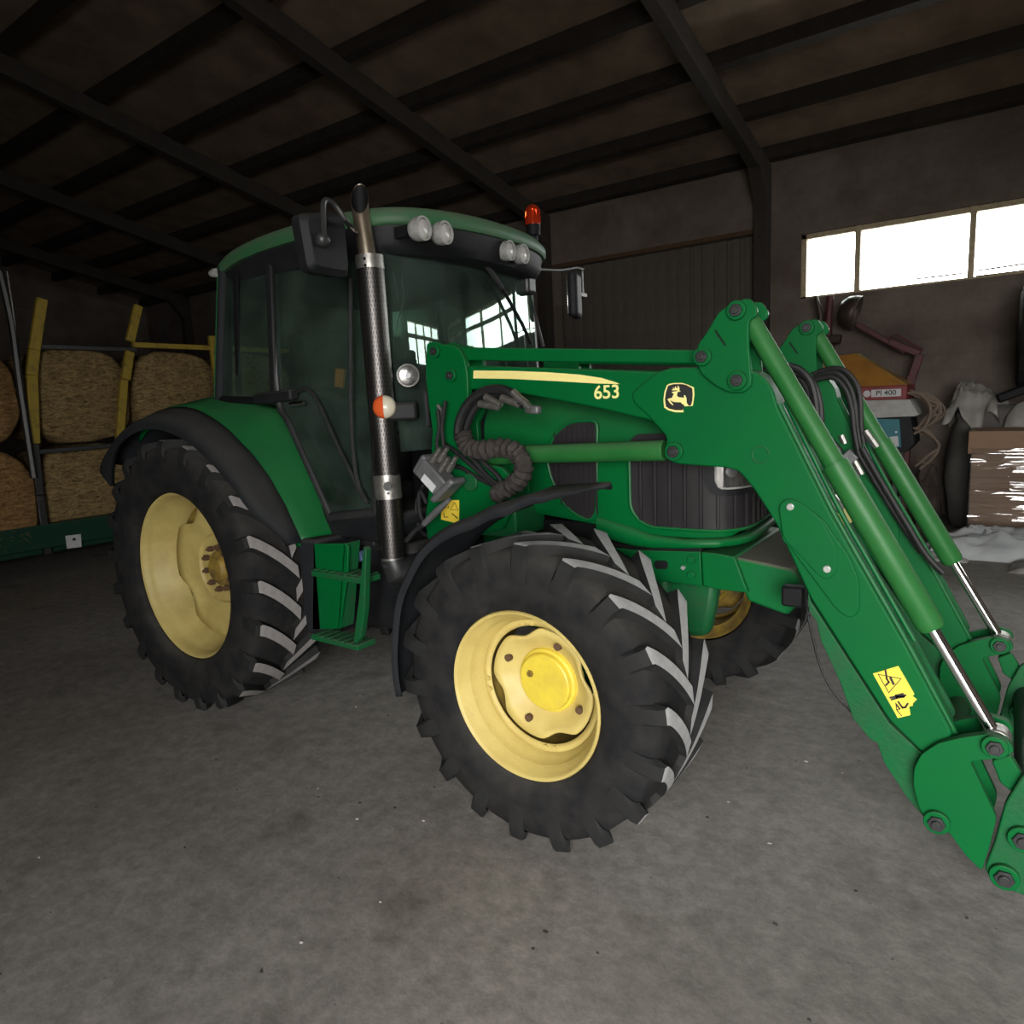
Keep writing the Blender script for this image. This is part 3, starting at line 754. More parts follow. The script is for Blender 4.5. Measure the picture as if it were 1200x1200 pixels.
# windscreen: curved sheet between the front posts
bm = nb(); rows = []
for i in range(9):
    t = i/8; z = 1.60+(2.66-1.60)*t; row = []
    for k in range(13):
        s = k/12*2-1; yv = -.05+s*.655; xx = 1.66+.055*(1-abs(s)**2.4)-.03*t
        row.append((xx, yv, z))
    rows.append(row)
arc_sheet(bm, rows); obj('windscreen', bm, 'windscreen', tractor)
for yv, xx in ((.625, 1.60),):
    tube('cab_post', [(xx-.02, yv, 2.68), (xx, yv+.01, 2.1), (xx+.03, yv, 1.3)], .035, 'black_metal', tractor)
# wiper
q = [(1.72,-0.01,2.646),(1.72,0.17,2.47),(1.72,0.35,2.288),(1.72,0.435,2.18)]; tube('wiper', q, .011, 'black', tractor, 8)
q = [(1.74,-0.068,2.626),(1.74,0.126,2.473)]; tube('wiper', q, .016, 'black_metal', tractor, 8)
tube('hanging_cord', curve_pts([(1.58,-0.484,2.585),(1.58,-0.526,2.483),(1.58,-0.524,2.377),(1.58,-0.572,2.271),(1.58,-0.598,2.201)], 4), .0035, 'white', tractor, 5, label='thin pale cord hanging inside the windscreen')
tube('hanging_cord', curve_pts([(1.58,-0.585,2.506),(1.58,-0.57,2.415),(1.58,-0.569,2.365)], 4), .003, 'white', tractor, 5)
# rear screen
bm = nb(); vs_ = [bm.verts.new(p) for p in ((.14, -.66, 1.9), (.14, .56, 1.9), (.28, .55, 2.66), (.28, -.65, 2.66))]; bm.faces.new(vs_); obj('rear_window', bm, 'cab_glass', tractor, smooth=False)
tube('rear_window_frame', [(.14, -.66, 1.9), (.14, .56, 1.9), (.28, .55, 2.66), (.28, -.65, 2.66), (.14, -.66, 1.9)], .025, 'black_metal', tractor, 8)
# cab interior
bm = nb(); a_obox(bm, (.62, -.05, 1.72), (1, 0, 0), (0, 1, 0), (0, 0, 1), .26, .25, .07); o = obj('seat', bm, 'seat', tractor, bevel=.04, seg=4)
bm = nb(); a_obox(bm, (.36, -.05, 2.05), (1, 0, .12), (0, 1, 0), (-.12, 0, 1), .06, .24, .30); obj('seat_back', bm, 'seat', tractor, bevel=.05, seg=4)
bm = nb(); a_box(bm, (.45, -.20, 1.3), (.8, .12, 1.66)); obj('seat_base', bm, 'black', tractor, bevel=.02)
bm = nb(); a_prism(bm, [(1.28, 1.28), (1.62, 1.28), (1.66, 1.98), (1.45, 2.02), (1.30, 1.85)], -.26, .16); obj('dashboard', bm, 'plastic', tractor, bevel=.03)
bm = nb()
tilt = Vector((.45, 0, .9)).normalized(); su, sv = Vector((0, 1, 0)), Vector((0, 1, 0)).cross(tilt).normalized()
a_tube(bm, [Vector((1.22, -.05, 2.02))+su*.2*math.cos(2*PI*k/28)+sv*.2*math.sin(2*PI*k/28) for k in range(29)], .015, 8, False)
for k in range(3):
    a = 2*PI*k/3+.5; a_tube(bm, [(1.22, -.05, 2.0), Vector((1.22, -.05, 2.02))+su*.2*math.cos(a)+sv*.2*math.sin(a)], .012, 6)
a_tube(bm, [(1.22, -.05, 2.0), (1.40, -.05, 1.75)], .03, 8)
obj('steering_wheel', bm, 'black', tractor)
q = [(0.857,-0.35,2.071),(0.884,-0.35,2.049),(0.862,-0.35,1.995),(0.827,-0.35,1.956),(0.805,-0.35,1.905),(0.791,-0.35,1.983),(0.813,-0.35,2.033)]; 
bm = nb(); a_tube(bm, [q[0], q[3], q[4]], [.035, .03, .01], 8); obj('lever', bm, 'orange', tractor, label='orange lever inside the cab')
bm = nb(); a_prism(bm, [(.65, 1.35), (1.25, 1.35), (1.2, 1.86), (.9, 1.96), (.6, 1.9)], -.60, -.38); obj('side_console', bm, 'plastic', tractor, bevel=.03)

# roof: green cap over a black fascia; outline in plan
def roof_outline(grow=0):
    pts = [(.20, -.66), (.34, -.76), (1.0, -.80), (1.55, -.80), (1.74, -.70), (1.84, -.45), (1.88, -.05), (1.84, .38), (1.72, .66), (1.5, .74), (1.0, .74), (.34, .68), (.20, .56)]
    c = Vector((1.05, -.03)); pts = smooth_poly(pts, 2)
    return [tuple(c+(Vector(p)-c)*(1+grow)) for p in pts]
def roof_z_at(x, y, top):
    u = (x-1.05)/.85; v = (y+.03)/.78
    return top-.035*abs(u)**2.2-.035*abs(v)**2.5-(.05 if u < 0 else 0)*abs(u)**3
bm = nb(); layers = [(0.0, 2.735), (.012, 2.75), (.012, 2.785), (-.02, 2.815), (-.15, 2.835), (-.45, 2.845), (-.8, 2.85)]
Rg = []
for g, z in layers:
    Rg.append([bm.verts.new((x, y, roof_z_at(x, y, z))) for x, y in roof_outline(g)])
for i in range(len(Rg)-1):
    n = len(Rg[i])
    for k in range(n): bm.faces.new([Rg[i][k], Rg[i][(k+1) % n], Rg[i+1][(k+1) % n], Rg[i+1][k]])
bm.faces.new(Rg[-1]); bm.faces.new(Rg[0])
roof = obj('cab_roof', bm, 'green_roof', tractor, auto=50)
bm = nb(); Rg = []
for g, z in [(-.10, 2.60), (-.06, 2.61), (-.03, 2.66), (-.015, 2.74)]:
    Rg.append([bm.verts.new((x, y, roof_z_at(x, y, z))) for x, y in roof_outline(g)])
for i in range(len(Rg)-1):
    n = len(Rg[i])
    for k in range(n): bm.faces.new([Rg[i][k], Rg[i][(k+1) % n], Rg[i+1][(k+1) % n], Rg[i+1][k]])
bm.faces.new(Rg[0]); bm.faces.new(Rg[-1])
obj('roof_fascia', bm, 'plastic', tractor, auto=50, label='black underside band of the cab roof')
# roof work lights
for (yv, xv, zz) in ((-.508, 1.80, 2.69), (-.345, 1.83, 2.70), (.262, 1.83, 2.70), (.405, 1.80, 2.695)):
    pass
ROOF_LIGHTS = [(1.94,-0.755,2.621),(1.94,-0.601,2.627)]+[(1.87,0.026,2.646),(1.87,0.159,2.646)]
for p in ROOF_LIGHTS:
    bm = nb(); p = Vector(p)
    a_lathe(bm, [(-.06, .030), (-.045, .046), (-.03, .051), (-.02, .054), (.016, .054), (.018, .044), (.006, .043)], p, 'x', 24)
    wl = obj('roof_light', bm, 'lampring', tractor, origin=p)
    bm = nb(); a_lathe(bm, [(.004, .046), (.012, .03), (.016, .0001)], p, 'x', 24); obj('lens', bm, 'lampglass', wl, origin=p)
    bm = nb(); a_box(bm, (p.x-.16, p.y-.015, p.z-.02), (p.x-.08, p.y+.015, p.z+.03)); obj('bracket', bm, 'black', wl)
# small rear corner lamp
p = [(0.264,-0.74,2.663)][0]
bm = nb(); a_lathe(bm, [(-.03, .018), (0, .026), (.02, .024), (.022, .001)], p, 'x', 14); obj('rear_work_light', bm, 'lampring', tractor)

# beacon
b0 = Vector([(1.696,0.55,2.716)][0]); b1 = Vector([(1.697,0.55,2.868)][0])
bm = nb(); a_tube(bm, [b0-Vector((0, 0, .12)), b0, b1], [.014, .018, .03], 12); bc = obj('beacon_stem', bm, 'black', tractor)
bm = nb(); a_lathe(bm, [(-.035, .030), (-.03, .042), (.03, .045), (.034, .040)], b1, 'z', 20); obj('beacon_base', bm, 'black', bc, origin=b1)
bm = nb(); a_lathe(bm, [(.03, .048), (.05, .050), (.11, .048), (.135, .038), (.15, .018), (.152, .0001)], b1, 'z', 24); obj('beacon_dome', bm, 'beacon', bc, origin=b1, label='red orange beacon dome')
bm = nb(); a_lathe(bm, [(.04, .02), (.12, .02), (.12, .0001)], b1, 'z', 12); obj('beacon_bulb', bm, 'reflector', bc, origin=b1)

# mirrors
q = [Vector(p) for p in [(1.72,-1.267,2.636),(1.72,-1.023,2.687),(1.72,-1.019,2.405),(1.72,-1.24,2.408)]]
bm = nb()
nrm = (q[1]-q[0]).cross(q[3]-q[0]).normalized()
if nrm.x > 0: nrm = -nrm
q = [tuple(p) for p in round_poly(q, .035, 4)]
A = [bm.verts.new(p) for p in q]; cen = sum((Vector(p) for p in q), Vector())/len(q)
B = [bm.verts.new(Vector(p)+nrm*.05) for p in q]; A2 = [bm.verts.new(cen+(Vector(p)-cen)*.82-nrm*.03) for p in q]
n = len(q)
for k in range(n):
    bm.faces.new([A[k], A[(k+1) % n], B[(k+1) % n], B[k]]); bm.faces.new([A2[k], A2[(k+1) % n], A[(k+1) % n], A[k]])
bm.faces.new(B); bm.faces.new(A2)
mr = obj('mirror', bm, 'plastic', tractor, auto=30, label='rectangular mirror housing beside the exhaust')
q = [(1.8,-1.208,2.517),(1.8,-1.203,2.605),(1.8,-1.19,2.685),(1.8,-1.136,2.679),(1.8,-1.068,2.615),(1.8,-0.985,2.608)]; q[-1] = (1.55, -.78, 2.66); tube('mirror_arm', curve_pts(q, 4), .012, 'black_metal', mr, 8)
p = [(1.78,-1.199,2.532)][0]; bm = nb(); bmesh.ops.create_icosphere(bm, subdivisions=2, radius=.035, matrix=Matrix.Translation(p)); obj('mirror_clamp', bm, 'black_metal', mr)
# far mirror, seen nearly edge on
q = [(1.7,0.977,2.663),(1.7,1.081,2.664),(1.7,1.154,2.512),(1.7,1.086,2.381),(1.7,1.016,2.376),(1.7,0.966,2.496)]
bm = nb(); c = Vector(q[0])*.5+Vector(q[3])*.5
a_obox(bm, c, (1, .35, 0), (-.35, 1, 0), (0, 0, 1), .035, .10, .15)
mr2 = obj('mirror', bm, 'plastic', tractor, bevel=.03, seg=3, label='far side mirror with a pale glass')
bm = nb(); a_obox(bm, c+Vector((-.033, -.012, 0)), (1, .35, 0), (-.35, 1, 0), (0, 0, 1), .006, .085, .13); obj('mirror_glass', bm, 'reflector', mr2, bevel=.005)
q2 = [(1.66,0.619,2.648),(1.66,0.901,2.676),(1.66,1.13,2.721),(1.66,1.225,2.721)]; bm = nb(); a_tube(bm, [(1.6, .60, 2.60)]+q2, .012, 8)
q3 = [(1.66,1.213,2.719),(1.66,1.215,2.552)]; a_tube(bm, q3, .008, 6); obj('mirror_arm', bm, 'black_metal', mr2)
bm = nb(); a_obox(bm, Vector([(1.66,1.202,2.545)][0]), (1, 0, 0), (0, 1, 0), (0, 0, 1), .02, .04, .012); obj('mirror_clamp', bm, 'black_metal', mr2)
q = [(1.62,0.526,2.673),(1.62,0.515,2.543),(1.62,0.585,2.445),(1.62,0.584,2.178)]; tube('grab_rail', q, .014, 'black_metal', tractor, 8)
q = [(1.62,0.606,2.462),(1.62,0.666,2.328),(1.62,0.727,2.178)]; tube('grab_rail', q, .012, 'black_metal', tractor, 8)
bm = nb(); a_obox(bm, Vector([(1.66,0.496,2.561)][0]), (1, 0, 0), (0, 1, 0), (0, 0, 1), .05, .05, .08); obj('side_marker_box', bm, 'black_metal', tractor, bevel=.02)

# ------------------------------------------------------------------ exhaust stack
EY = -.80
e1, e2, e3 = [(1.638,-0.8,2.53),(1.646,-0.8,1.453),(1.643,-0.8,1.077)]
ex = tube('exhaust_shield', [e3, e2, e1], .066, 'perforated', tractor, 28)
bpy.data.objects.remove(ex)
bm = nb(); a_tube(bm, [e3, e2, e1], .066, 28, True, 0, uv=True); ex = obj('exhaust_shield', bm, 'perforated', tractor, label='perforated metal exhaust heat shield')
d = (Vector(e1)-Vector(e3)).normalized()
bm = nb(); a_tube(bm, [Vector(e1)-d*.05, Vector(e1)+d*.012], .0675, 28); obj('collar', bm, 'steel', ex)
for k in (0, 1):
    bm = nb(); a_disc(bm, Vector(e1)+Vector((.030, -.060, -.012-.030*k)), .007, (.3, -1, 0), .006, 10); obj('collar_bolt', bm, 'black', ex)
lb = [(1.644,-0.8,1.496),(1.649,-0.8,1.376)]; bm = nb(); a_tube(bm, lb, .0675, 28); obj('label_band', bm, 'steel', ex, label='plain silver band')
c = Vector([(1.714,-0.868,1.446)][0]); bm = nb(); a_disc(bm, c, .022, (.25, -1, 0), .004, 16); a_disc(bm, c-Vector((0, 0, .034)), .006, (.25, -1, 0), .004, 8); obj('stamped_mark', bm, 'alloy', ex)
lb2 = [(1.645,-0.8,1.157),(1.644,-0.8,1.033)]; bm = nb(); a_tube(bm, lb2, .058, 24); obj('lower_pipe', bm, 'steel', ex)
bm = nb(); q = [(1.642,-0.8,1.063),(1.648,-0.8,1.006)]; a_tube(bm, [q[0], q[1], (q[1][0]+.03, -.7, q[1][2]-.02), (q[1][0]+.12, -.45, q[1][2]+.02), (q[1][0]+.2, -.3, q[1][2]+.05)], [.062, .07, .085, .08, .07], 20); obj('exhaust_elbow', bm, 'black_metal', tractor)
tp = [(1.627,-0.8,2.536),(1.615,-0.8,2.643),(1.603,-0.8,2.742),(1.6,-0.8,2.811),(1.603,-0.8,2.891)]
def slant_pipe(r, m, name, **k):
    bm = nb(); pts = curve_pts(tp, 5); n = 28; rings = []
    away = Vector((-.62, .78, 0)); ztop = pts[-1].z
    for i, p in enumerate(pts):
        ring = []
        for j in range(n):
            a = 2*PI*j/n; o_ = Vector((math.cos(a), math.sin(a), 0))*r
            lim = ztop-.082+(o_.dot(away)/.0415)*.078
            ring.append(bm.verts.new((p.x+o_.x, p.y+o_.y, min(p.z, lim))))
        rings.append(ring)
    for i in range(len(rings)-1):
        for j in range(n): bm.faces.new([rings[i][j], rings[i][(j+1) % n], rings[i+1][(j+1) % n], rings[i+1][j]])
    if m == 'black': bm.faces.new(rings[0])
    bmesh.ops.dissolve_degenerate(bm, dist=1e-5, edges=bm.edges)
    return obj(name, bm, m, tractor, **k)
slant_pipe(.0415, 'stainless', 'tail_pipe', label='curved heat-tinted tail pipe with a slanted open mouth')
slant_pipe(.0392, 'black', 'pipe_liner')

# ------------------------------------------------------------------ hood
HY = .42
def hood_section(x):
    """half section (y, z) of the bonnet at x"""
    t = (x-1.75)/(3.2-1.75)
    zb = 1.285-.075*min(1, max(0, (x-2.2)/.7)) if x > 2.2 else 1.285
    zt = 1.93-.10*t-.10*max(0, t-.75)/.25
    w = .432-.03*max(0, t-.9)/.1
    return [(w-.01, zb), (w, zb+.03), (w, zb+.25), (w-.015, zt-.20), (w-.07, zt-.07), (w-.17, zt-.01), (w-.30, zt+.012), (0, zt+.02)]
bm = nb(); rows = []
xs = [1.75+.1*i for i in range(14)]+[3.10, 3.15]
for x in xs:
    h = hood_section(x); rows.append([(x, -a, b) for a, b in h]+[(x, a, b) for a, b in reversed(h[:-1])])
# rounded nose
for dx, sc, dz in ((.05, .96, .01), (.085, .86, .03), (.10, .6, .07)):
    h = hood_section(3.15); zc = 1.5
    rows.append([(3.15+dx, -a*sc, zc+(b-zc)*(1-dz*1.2)) for a, b in h]+[(3.15+dx, a*sc, zc+(b-zc)*(1-dz*1.2)) for a, b in reversed(h[:-1])])
arc_sheet(bm, rows)
bm.faces.new([bm.verts[i] for i in range(len(bm.verts)-15, len(bm.verts))]) if False else None
bm.verts.ensure_lookup_table(); bm.faces.new(bm.verts[-15:])
hood = obj('hood', bm, 'green', tractor, auto=40)
# side screens standing a few millimetres proud of the recesses, with raised green rims
def screen(poly, y0, name, ribs=True):
    o = plate(name, poly, y0-.004, y0+.02, 'grille', tractor, bevel=0, label='dark ribbed air screen in the hood side')
    return o
rv = round_poly([(2.413,1.667),(2.499,1.721),(2.643,1.726),(2.625,1.301),(2.592,1.255),(2.519,1.279),(2.446,1.333),(2.384,1.455),(2.36,1.558)], .04, 4)
screen(rv, -.436, 'side_screen')
def rim_along(poly, y0, r, m, parent, name, closed=True):
    pts = [(a, y0, b) for a, b in poly]
    if closed: pts.append(pts[0])
    bm = nb(); a_tube(bm, pts, r, 6, not closed); return obj(name, bm, m, parent)
rim_along(rv, -.436, .008, 'green', hood, 'screen_rim')
NOSE = [(1.9, -.437), (2.6, -.437), (3.08, -.437), (3.15, -.432), (3.21, -.412), (3.25, -.37), (3.272, -.31), (3.28, -.23), (3.278, -.13), (3.27, 0), (3.262, .13), (3.25, .25), (3.22, .35), (3.16, .42), (3.0, .437)]
NL = [0.0]
for a_, b_ in zip(NOSE, NOSE[1:]): NL.append(NL[-1]+(Vector(b_)-Vector(a_)).length)
def nose_at(s, out=0.0):
    s = max(0, min(NL[-1]-1e-6, s)); i = max(k for k in range(len(NL)-1) if NL[k] <= s)
    a_, b_ = Vector(NOSE[i]), Vector(NOSE[i+1]); t = (s-NL[i])/(NL[i+1]-NL[i]); p = a_.lerp(b_, t); d_ = (b_-a_).normalized()
    return p.x+d_.y*out, p.y-d_.x*out
def nose_sheet(s0, s1, zlo, zhi, out, n=24, m=6, thick=.012, warp=1.0):
    """closed slab that follows the plan curve of the hood; zlo and zhi are functions of 0..1"""
    bm = nb()
    def grid(o_):
        G = []
        for i in range(n+1):
            u = (i/n)**warp; x, y = nose_at(s0+(s1-s0)*u, o_); a_, b_ = zlo(u), zhi(u)
            G.append([bm.verts.new((x, y, a_+(b_-a_)*j/m)) for j in range(m+1)])
        return G
    A, B = grid(out), grid(out-thick)
    for G in (A, B):
        for i in range(n):
            for j in range(m): bm.faces.new([G[i][j], G[i+1][j], G[i+1][j+1], G[i][j+1]])
    for i in range(n):
        for j in (0, m): bm.faces.new([A[i][j], A[i+1][j], B[i+1][j], B[i][j]])
    for j in range(m):
        for i in (0, n): bm.faces.new([A[i][j], A[i][j+1], B[i][j+1], B[i][j]])
    return bm
def corner(u, w, r):
    """how far a rounded corner eats into the edge at 0..1 along a strip of length w"""
    d = min(u, 1)*w
    return 0 if d > r else r-math.sqrt(max(0, r*r-(r-d)**2))
GS0 = 2.80-1.9; GS1 = NL[-1]-.12; GW = GS1-GS0
g = obj('grille', nose_sheet(GS0, GS1, lambda u: 1.248+corner(u, GW, .13)*.9, lambda u: 1.66-corner(u, GW, .06), .004, 60, 6, .012, 1.7), 'grille', tractor, auto=30)
for k in range(15):
    s_ = GS0+.055+k*.068
    if s_ > GS1-.02: break
    u = (s_-GS0)/GW
    x, y = nose_at(s_, .010); x2, y2 = nose_at(s_+.01, .010)
    zl = 1.252+corner(u, GW, .13)*.9+.005
    d_ = Vector((x2-x, y2-y, 0)).normalized()
    bm = nb(); a_obox(bm, (x, y, (zl+1.64)/2), d_, (-d_.y, d_.x, 0), (0, 0, 1), .007, .007, (1.64-zl)/2); obj('grille_slat', bm, 'grille', g, bevel=.003)
pts = []
for i in range(61):
    u = (i/60)**1.7; x, y = nose_at(GS0+GW*u, .004); pts.append((x, y, 1.248+corner(u, GW, .13)*.9))
x, y = nose_at(GS0, .004)
bm = nb(); a_tube(bm, [(x, y, 1.62)]+[(x, y, 1.40)]+pts, .008, 6); obj('screen_rim', bm, 'green', hood)
bm = nb(); a_box(bm, (1.9, -.36, 1.12), (3.10, .36, 1.235)); obj('hood_underside', bm, 'black', tractor, bevel=.01)
x0_ = min(p[0] for p in rv); x1_ = max(p[0] for p in rv)
vs_scr = [o for o in tractor.children if o.name.startswith('side_screen')][0]
for k in range(9):
    x = x0_+.05+(x1_-x0_-.06)*k/8
    zs = [p[1] for p in rv if abs(p[0]-x) < .05]
    if not zs: continue
    za, zb = min(zs)+.03, max(zs)-.03
    if zb-za < .05: continue
    bm = nb(); a_box(bm, (x-.004, -.446, za), (x+.004, -.438, zb)); obj('screen_rib', bm, 'grille', vs_scr, bevel=.002)
bt = [(2.629,1.278),(2.717,1.259),(2.81,1.237),(2.893,1.212),(3.043,1.204),(3.2,1.216)]; bb_ = [(2.572,1.197),(2.68,1.168),(2.792,1.153),(2.904,1.151),(3.074,1.162),(3.229,1.179)]
zt0, zb0 = bt[-1][1], bb_[-1][1]
bp_ = [(a[0], -.437, a[1], b[1]) for a, b in zip(bt, bb_)]
for x, y in NOSE[4:-1]: bp_.append((x, y, zt0, zb0))
bm = nb(); rows = []
for i, (x, y, zt_, zb_) in enumerate(bp_):
    p0, p1 = Vector(bp_[max(0, i-1)][:2]), Vector(bp_[min(len(bp_)-1, i+1)][:2]); dd = (p1-p0).normalized(); nn = Vector((dd.y, -dd.x))
    zm = (zt_+zb_)/2; hh = (zt_-zb_)/2
    rows.append([(x+nn.x*o_, y+nn.y*o_, zm+hh*k_) for o_, k_ in ((-.03, 1.0), (-.002, 1.0), (.010, .75), (.014, 0), (.010, -.7), (-.006, -1.0), (-.05, -1.0))])
arc_sheet(bm, rows)
obj('hood_lower_band', bm, 'green', tractor, auto=60)
# headlight
HS = 3.150-1.9
def rr_(w, r): return (lambda u, w=w, r=r: corner(u, w, r)+corner(1-u, w, r))
hb = obj('headlight', nose_sheet(HS, HS+.34, lambda u: 1.400+rr_(.34, .05)(u), lambda u: 1.64-rr_(.34, .05)(u), .022, 30, 6, .03), 'black', tractor, auto=30)
obj('headlight_lens', nose_sheet(HS+.035, HS+.31, lambda u: 1.430+rr_(.275, .035)(u), lambda u: 1.615-rr_(.275, .035)(u), .027, 30, 6, .008), 'headlens', hb, auto=30)
ring = [nose_at(HS+.035+.275*i/24, .027)+(1.430+rr_(.275, .035)(i/24),) for i in range(25)]+[nose_at(HS+.035+.275*i/24, .027)+(1.615-rr_(.275, .035)(i/24),) for i in range(24, -1, -1)]
bm = nb(); a_tube(bm, ring+[ring[0]], .0045, 6); obj('lens_rim', bm, 'lampring', hb)
for ds, z in ((.09, 1.50), (.15, 1.55), (.22, 1.50)):
    x, y = nose_at(HS+ds, .028); x2, y2 = nose_at(HS+ds+.01, .028); d_ = Vector((y2-y, -(x2-x), 0)).normalized()
    bm = nb(); a_tube(bm, [Vector((x, y, z))-d_*.004, Vector((x, y, z))+d_*.002], [.030, .020], 16); obj('headlight_reflector', bm, 'alloy', hb)

# engine bay side behind the hood
bm = nb(); a_box(bm, (1.66, -.46, 1.16), (1.98, .40, 1.93)); eb = obj('engine_side_panel', bm, 'plastic', tractor, bevel=.02)
for k in range(9):
    bm = nb(); z = 1.25+.065*k; a_box(bm, (1.70, -.472, z), (1.96, -.455, z+.02)); obj('louvre', bm, 'plastic', eb, bevel=.004)
q = [(1.593,-0.48,2.053),(1.55,-0.48,1.854),(1.554,-0.48,1.626),(1.599,-0.48,1.441)]; 
bm = nb(); a_obox(bm, Vector([(1.608,-0.5,1.807)][0]), (1, 0, 0), (0, 1, 0), (0, 0, 1), .09, .03, .10); obj('battery_cover', bm, 'plastic', tractor, bevel=.02)
# work light and turn signal on the right bracket
c = Vector([(1.702,-0.66,1.979)][0])
ax = Vector((.75, -.62, -.05)).normalized()
def lamp(c, ax, r, d, ring, name, lensmat, parent, rear=.6):
    bm = nb(); a_tube(bm, [c-ax*d, c-ax*d*.5, c-ax*.01, c+ax*.004], [r*rear, r*.98, r, r], 24); l = obj(name, bm, ring, parent)
    bm = nb(); a_tube(bm, [c+ax*.003, c+ax*.007, c+ax*.010], [r*.86, r*.7, r*.3], 24); obj('lens', bm, lensmat, l)
    return l
wl = lamp(c, ax, .058, .08, 'black', 'work_light', 'lamp_bowl', tractor)
bm = nb(); a_disc(bm, c+ax*.011, .013, ax, .006, 12); obj('lamp_bulb', bm, 'white', wl)
bm = nb(); a_tube(bm, [c+ax*.004+(frame_of(ax)[0]*math.cos(t*PI/12)+frame_of(ax)[1]*math.sin(t*PI/12))*.053 for t in range(25)], .005, 6, False); obj('lamp_ring', bm, 'steel', wl)
c = Vector([(1.702,-0.84,1.829)][0])
bm = nb(); a_lathe(bm, [(-.03, .044), (-.01, .053), (.0, .054)], (0, 0, 0), 'x', 24); bmesh.ops.translate(bm, vec=c, verts=bm.verts); 
bm.free()
S0, S1 = Vector((.58, -.81, 0)), Vector((.81, .58, 0))
for k, (mn, ag) in enumerate((('amber', (PI/2, PI*1.5)), ('white_lens', (-PI/2, PI/2)))):
    bm = nb(); cc = c
    for (rr, off) in ((.054, 0), (.045, .014), (.028, .022), (.001, .026)): pass
    ringsv = []
    for rr, off in ((.056, -.03), (.056, 0), (.048, .012), (.030, .021), (.0005, .025)):
        ringsv.append([bm.verts.new(cc+S0*off+(S1*math.cos(ag[0]+(ag[1]-ag[0])*j/16)+Vector((0, 0, 1))*math.sin(ag[0]+(ag[1]-ag[0])*j/16))*rr) for j in range(17)])
    for i in range(4):
        for j in range(16): bm.faces.new([ringsv[i][j], ringsv[i][j+1], ringsv[i+1][j+1], ringsv[i+1][j]])
    if k == 0: ts = obj('turn_signal', bm, mn, tractor, label='round turn signal, half amber and half white')
    else: obj('white_half', bm, mn, ts, label='white half of the round lamp')
bm = nb(); a_obox(bm, Vector([(1.728,-0.74,1.804)][0]), S0, S1, (0, 0, 1), .05, .075, .045); obj('lamp_bracket', bm, 'plastic', tractor, bevel=.015)
bm = nb(); a_obox(bm, Vector([(1.588,-0.6,1.89)][0]), (1, 0, 0), (0, 1, 0), (0, 0, 1), .03, .12, .12); obj('lamp_bracket', bm, 'black', tractor, bevel=.015)

# front frame rails and support
fr = [(2.582,1.087),(2.775,1.121),(3.098,1.141),(3.105,0.987),(2.97,0.988),(2.578,0.969)]
frame_r = plate('frame_rail', [(1.9, 1.14)]+[fr[1], fr[2], fr[3]]+[(1.9, 1.0)], -.375, -.33, 'green', tractor, bevel=.004)
dup(frame_r, tractor, ORI[frame_r.name]+Vector((0, .705, 0)))
for px, py, r in ((810,658,5), (810,675,5), (801,665,3.4), (751,660,4)):
    pass
for p in [(3.058,-0.378,1.102),(3.058,-0.378,1.033)]:
    bm = nb(); a_disc(bm, p, .018, (0, 1, 0), .018, 16); obj('frame_bolt', bm, 'green', frame_r, bevel=.003)
p = [(3.022,-0.378,1.064)][0]; bm = nb(); a_disc(bm, p, .010, (0, 1, 0), .014, 8); obj('frame_bolt', bm, 'zinc', frame_r)
sl = round_poly([(2.881,1.082),(2.947,1.088),(2.95,1.049),(2.884,1.042)], .03, 4); plate('frame_slot', sl, -.378, -.374, 'black', frame_r, bevel=.001)
sl = [(2.804,1.062)]; bm = nb(); a_disc(bm, (sl[0][0], -.376, sl[0][1]), .016, (0, 1, 0), .006, 14); obj('frame_slot', bm, 'black', frame_r)
fs = [(3.105,1.143),(3.177,1.142),(3.251,1.134),(3.309,0.984),(3.177,0.983),(3.113,0.991)]
plate('front_support', fs, -.385, .33, 'green', tractor, bevel=.006)
bm = nb()
a_prism(bm, [(3.22, 1.13), (3.48, 1.10), (3.50, 1.07), (3.50, .95), (3.46, .90), (3.30, .94)], -.36, .34); obj('front_bumper', bm, 'green_dusty', tractor, bevel=.012)
bm = nb(); a_prism(bm, [(2.70, .99), (3.12, .99), (3.10, .84), (3.07, .70), (2.97, .68), (2.93, .80), (2.70, .86)], -.22, -.12); obj('axle_support', bm, 'green_dirty', tractor, bevel=.03)

# front fenders
for s, yc_ in ((-1, -.855), (1, 1.06)):
    bm = nb(); rows = []
    tab = [(66, .96), (73, .90), (81, .855), (93, .80), (106, .765), (126, .765), (145, .745), (169, .72), (191, .72)]
    for i in range(37):
        a = 66+(191-66)*i/36; ar = math.radians(a); r = interp(tab, a)
        k = 1 if a > 90 else max(.10, ((a-64)/26)**.8)
        hw = .21*k
        y0 = yc_+s*.03
        sec = [(hw, r-.05*k), (hw+.004, r-.02*k), (hw-.02, r-.002), (0, r+.008), (-hw+.02, r-.002), (-hw, r-.02)]
        if a < 90: sec = [(hw+(1-k)*.12, r_) if True else 0 for hw_, r_ in sec for hw in (hw_,)]
        rows.append([(2.598+r_*math.cos(ar), y0+s*y_, .63+r_*math.sin(ar)) for y_, r_ in sec])
    arc_sheet(bm, rows)
    o = obj('front_fender', bm, 'plastic_grey', tractor, auto=60)
    sm = o.modifiers.new('thick', 'SOLIDIFY'); sm.thickness = .010; sm.offset = 0

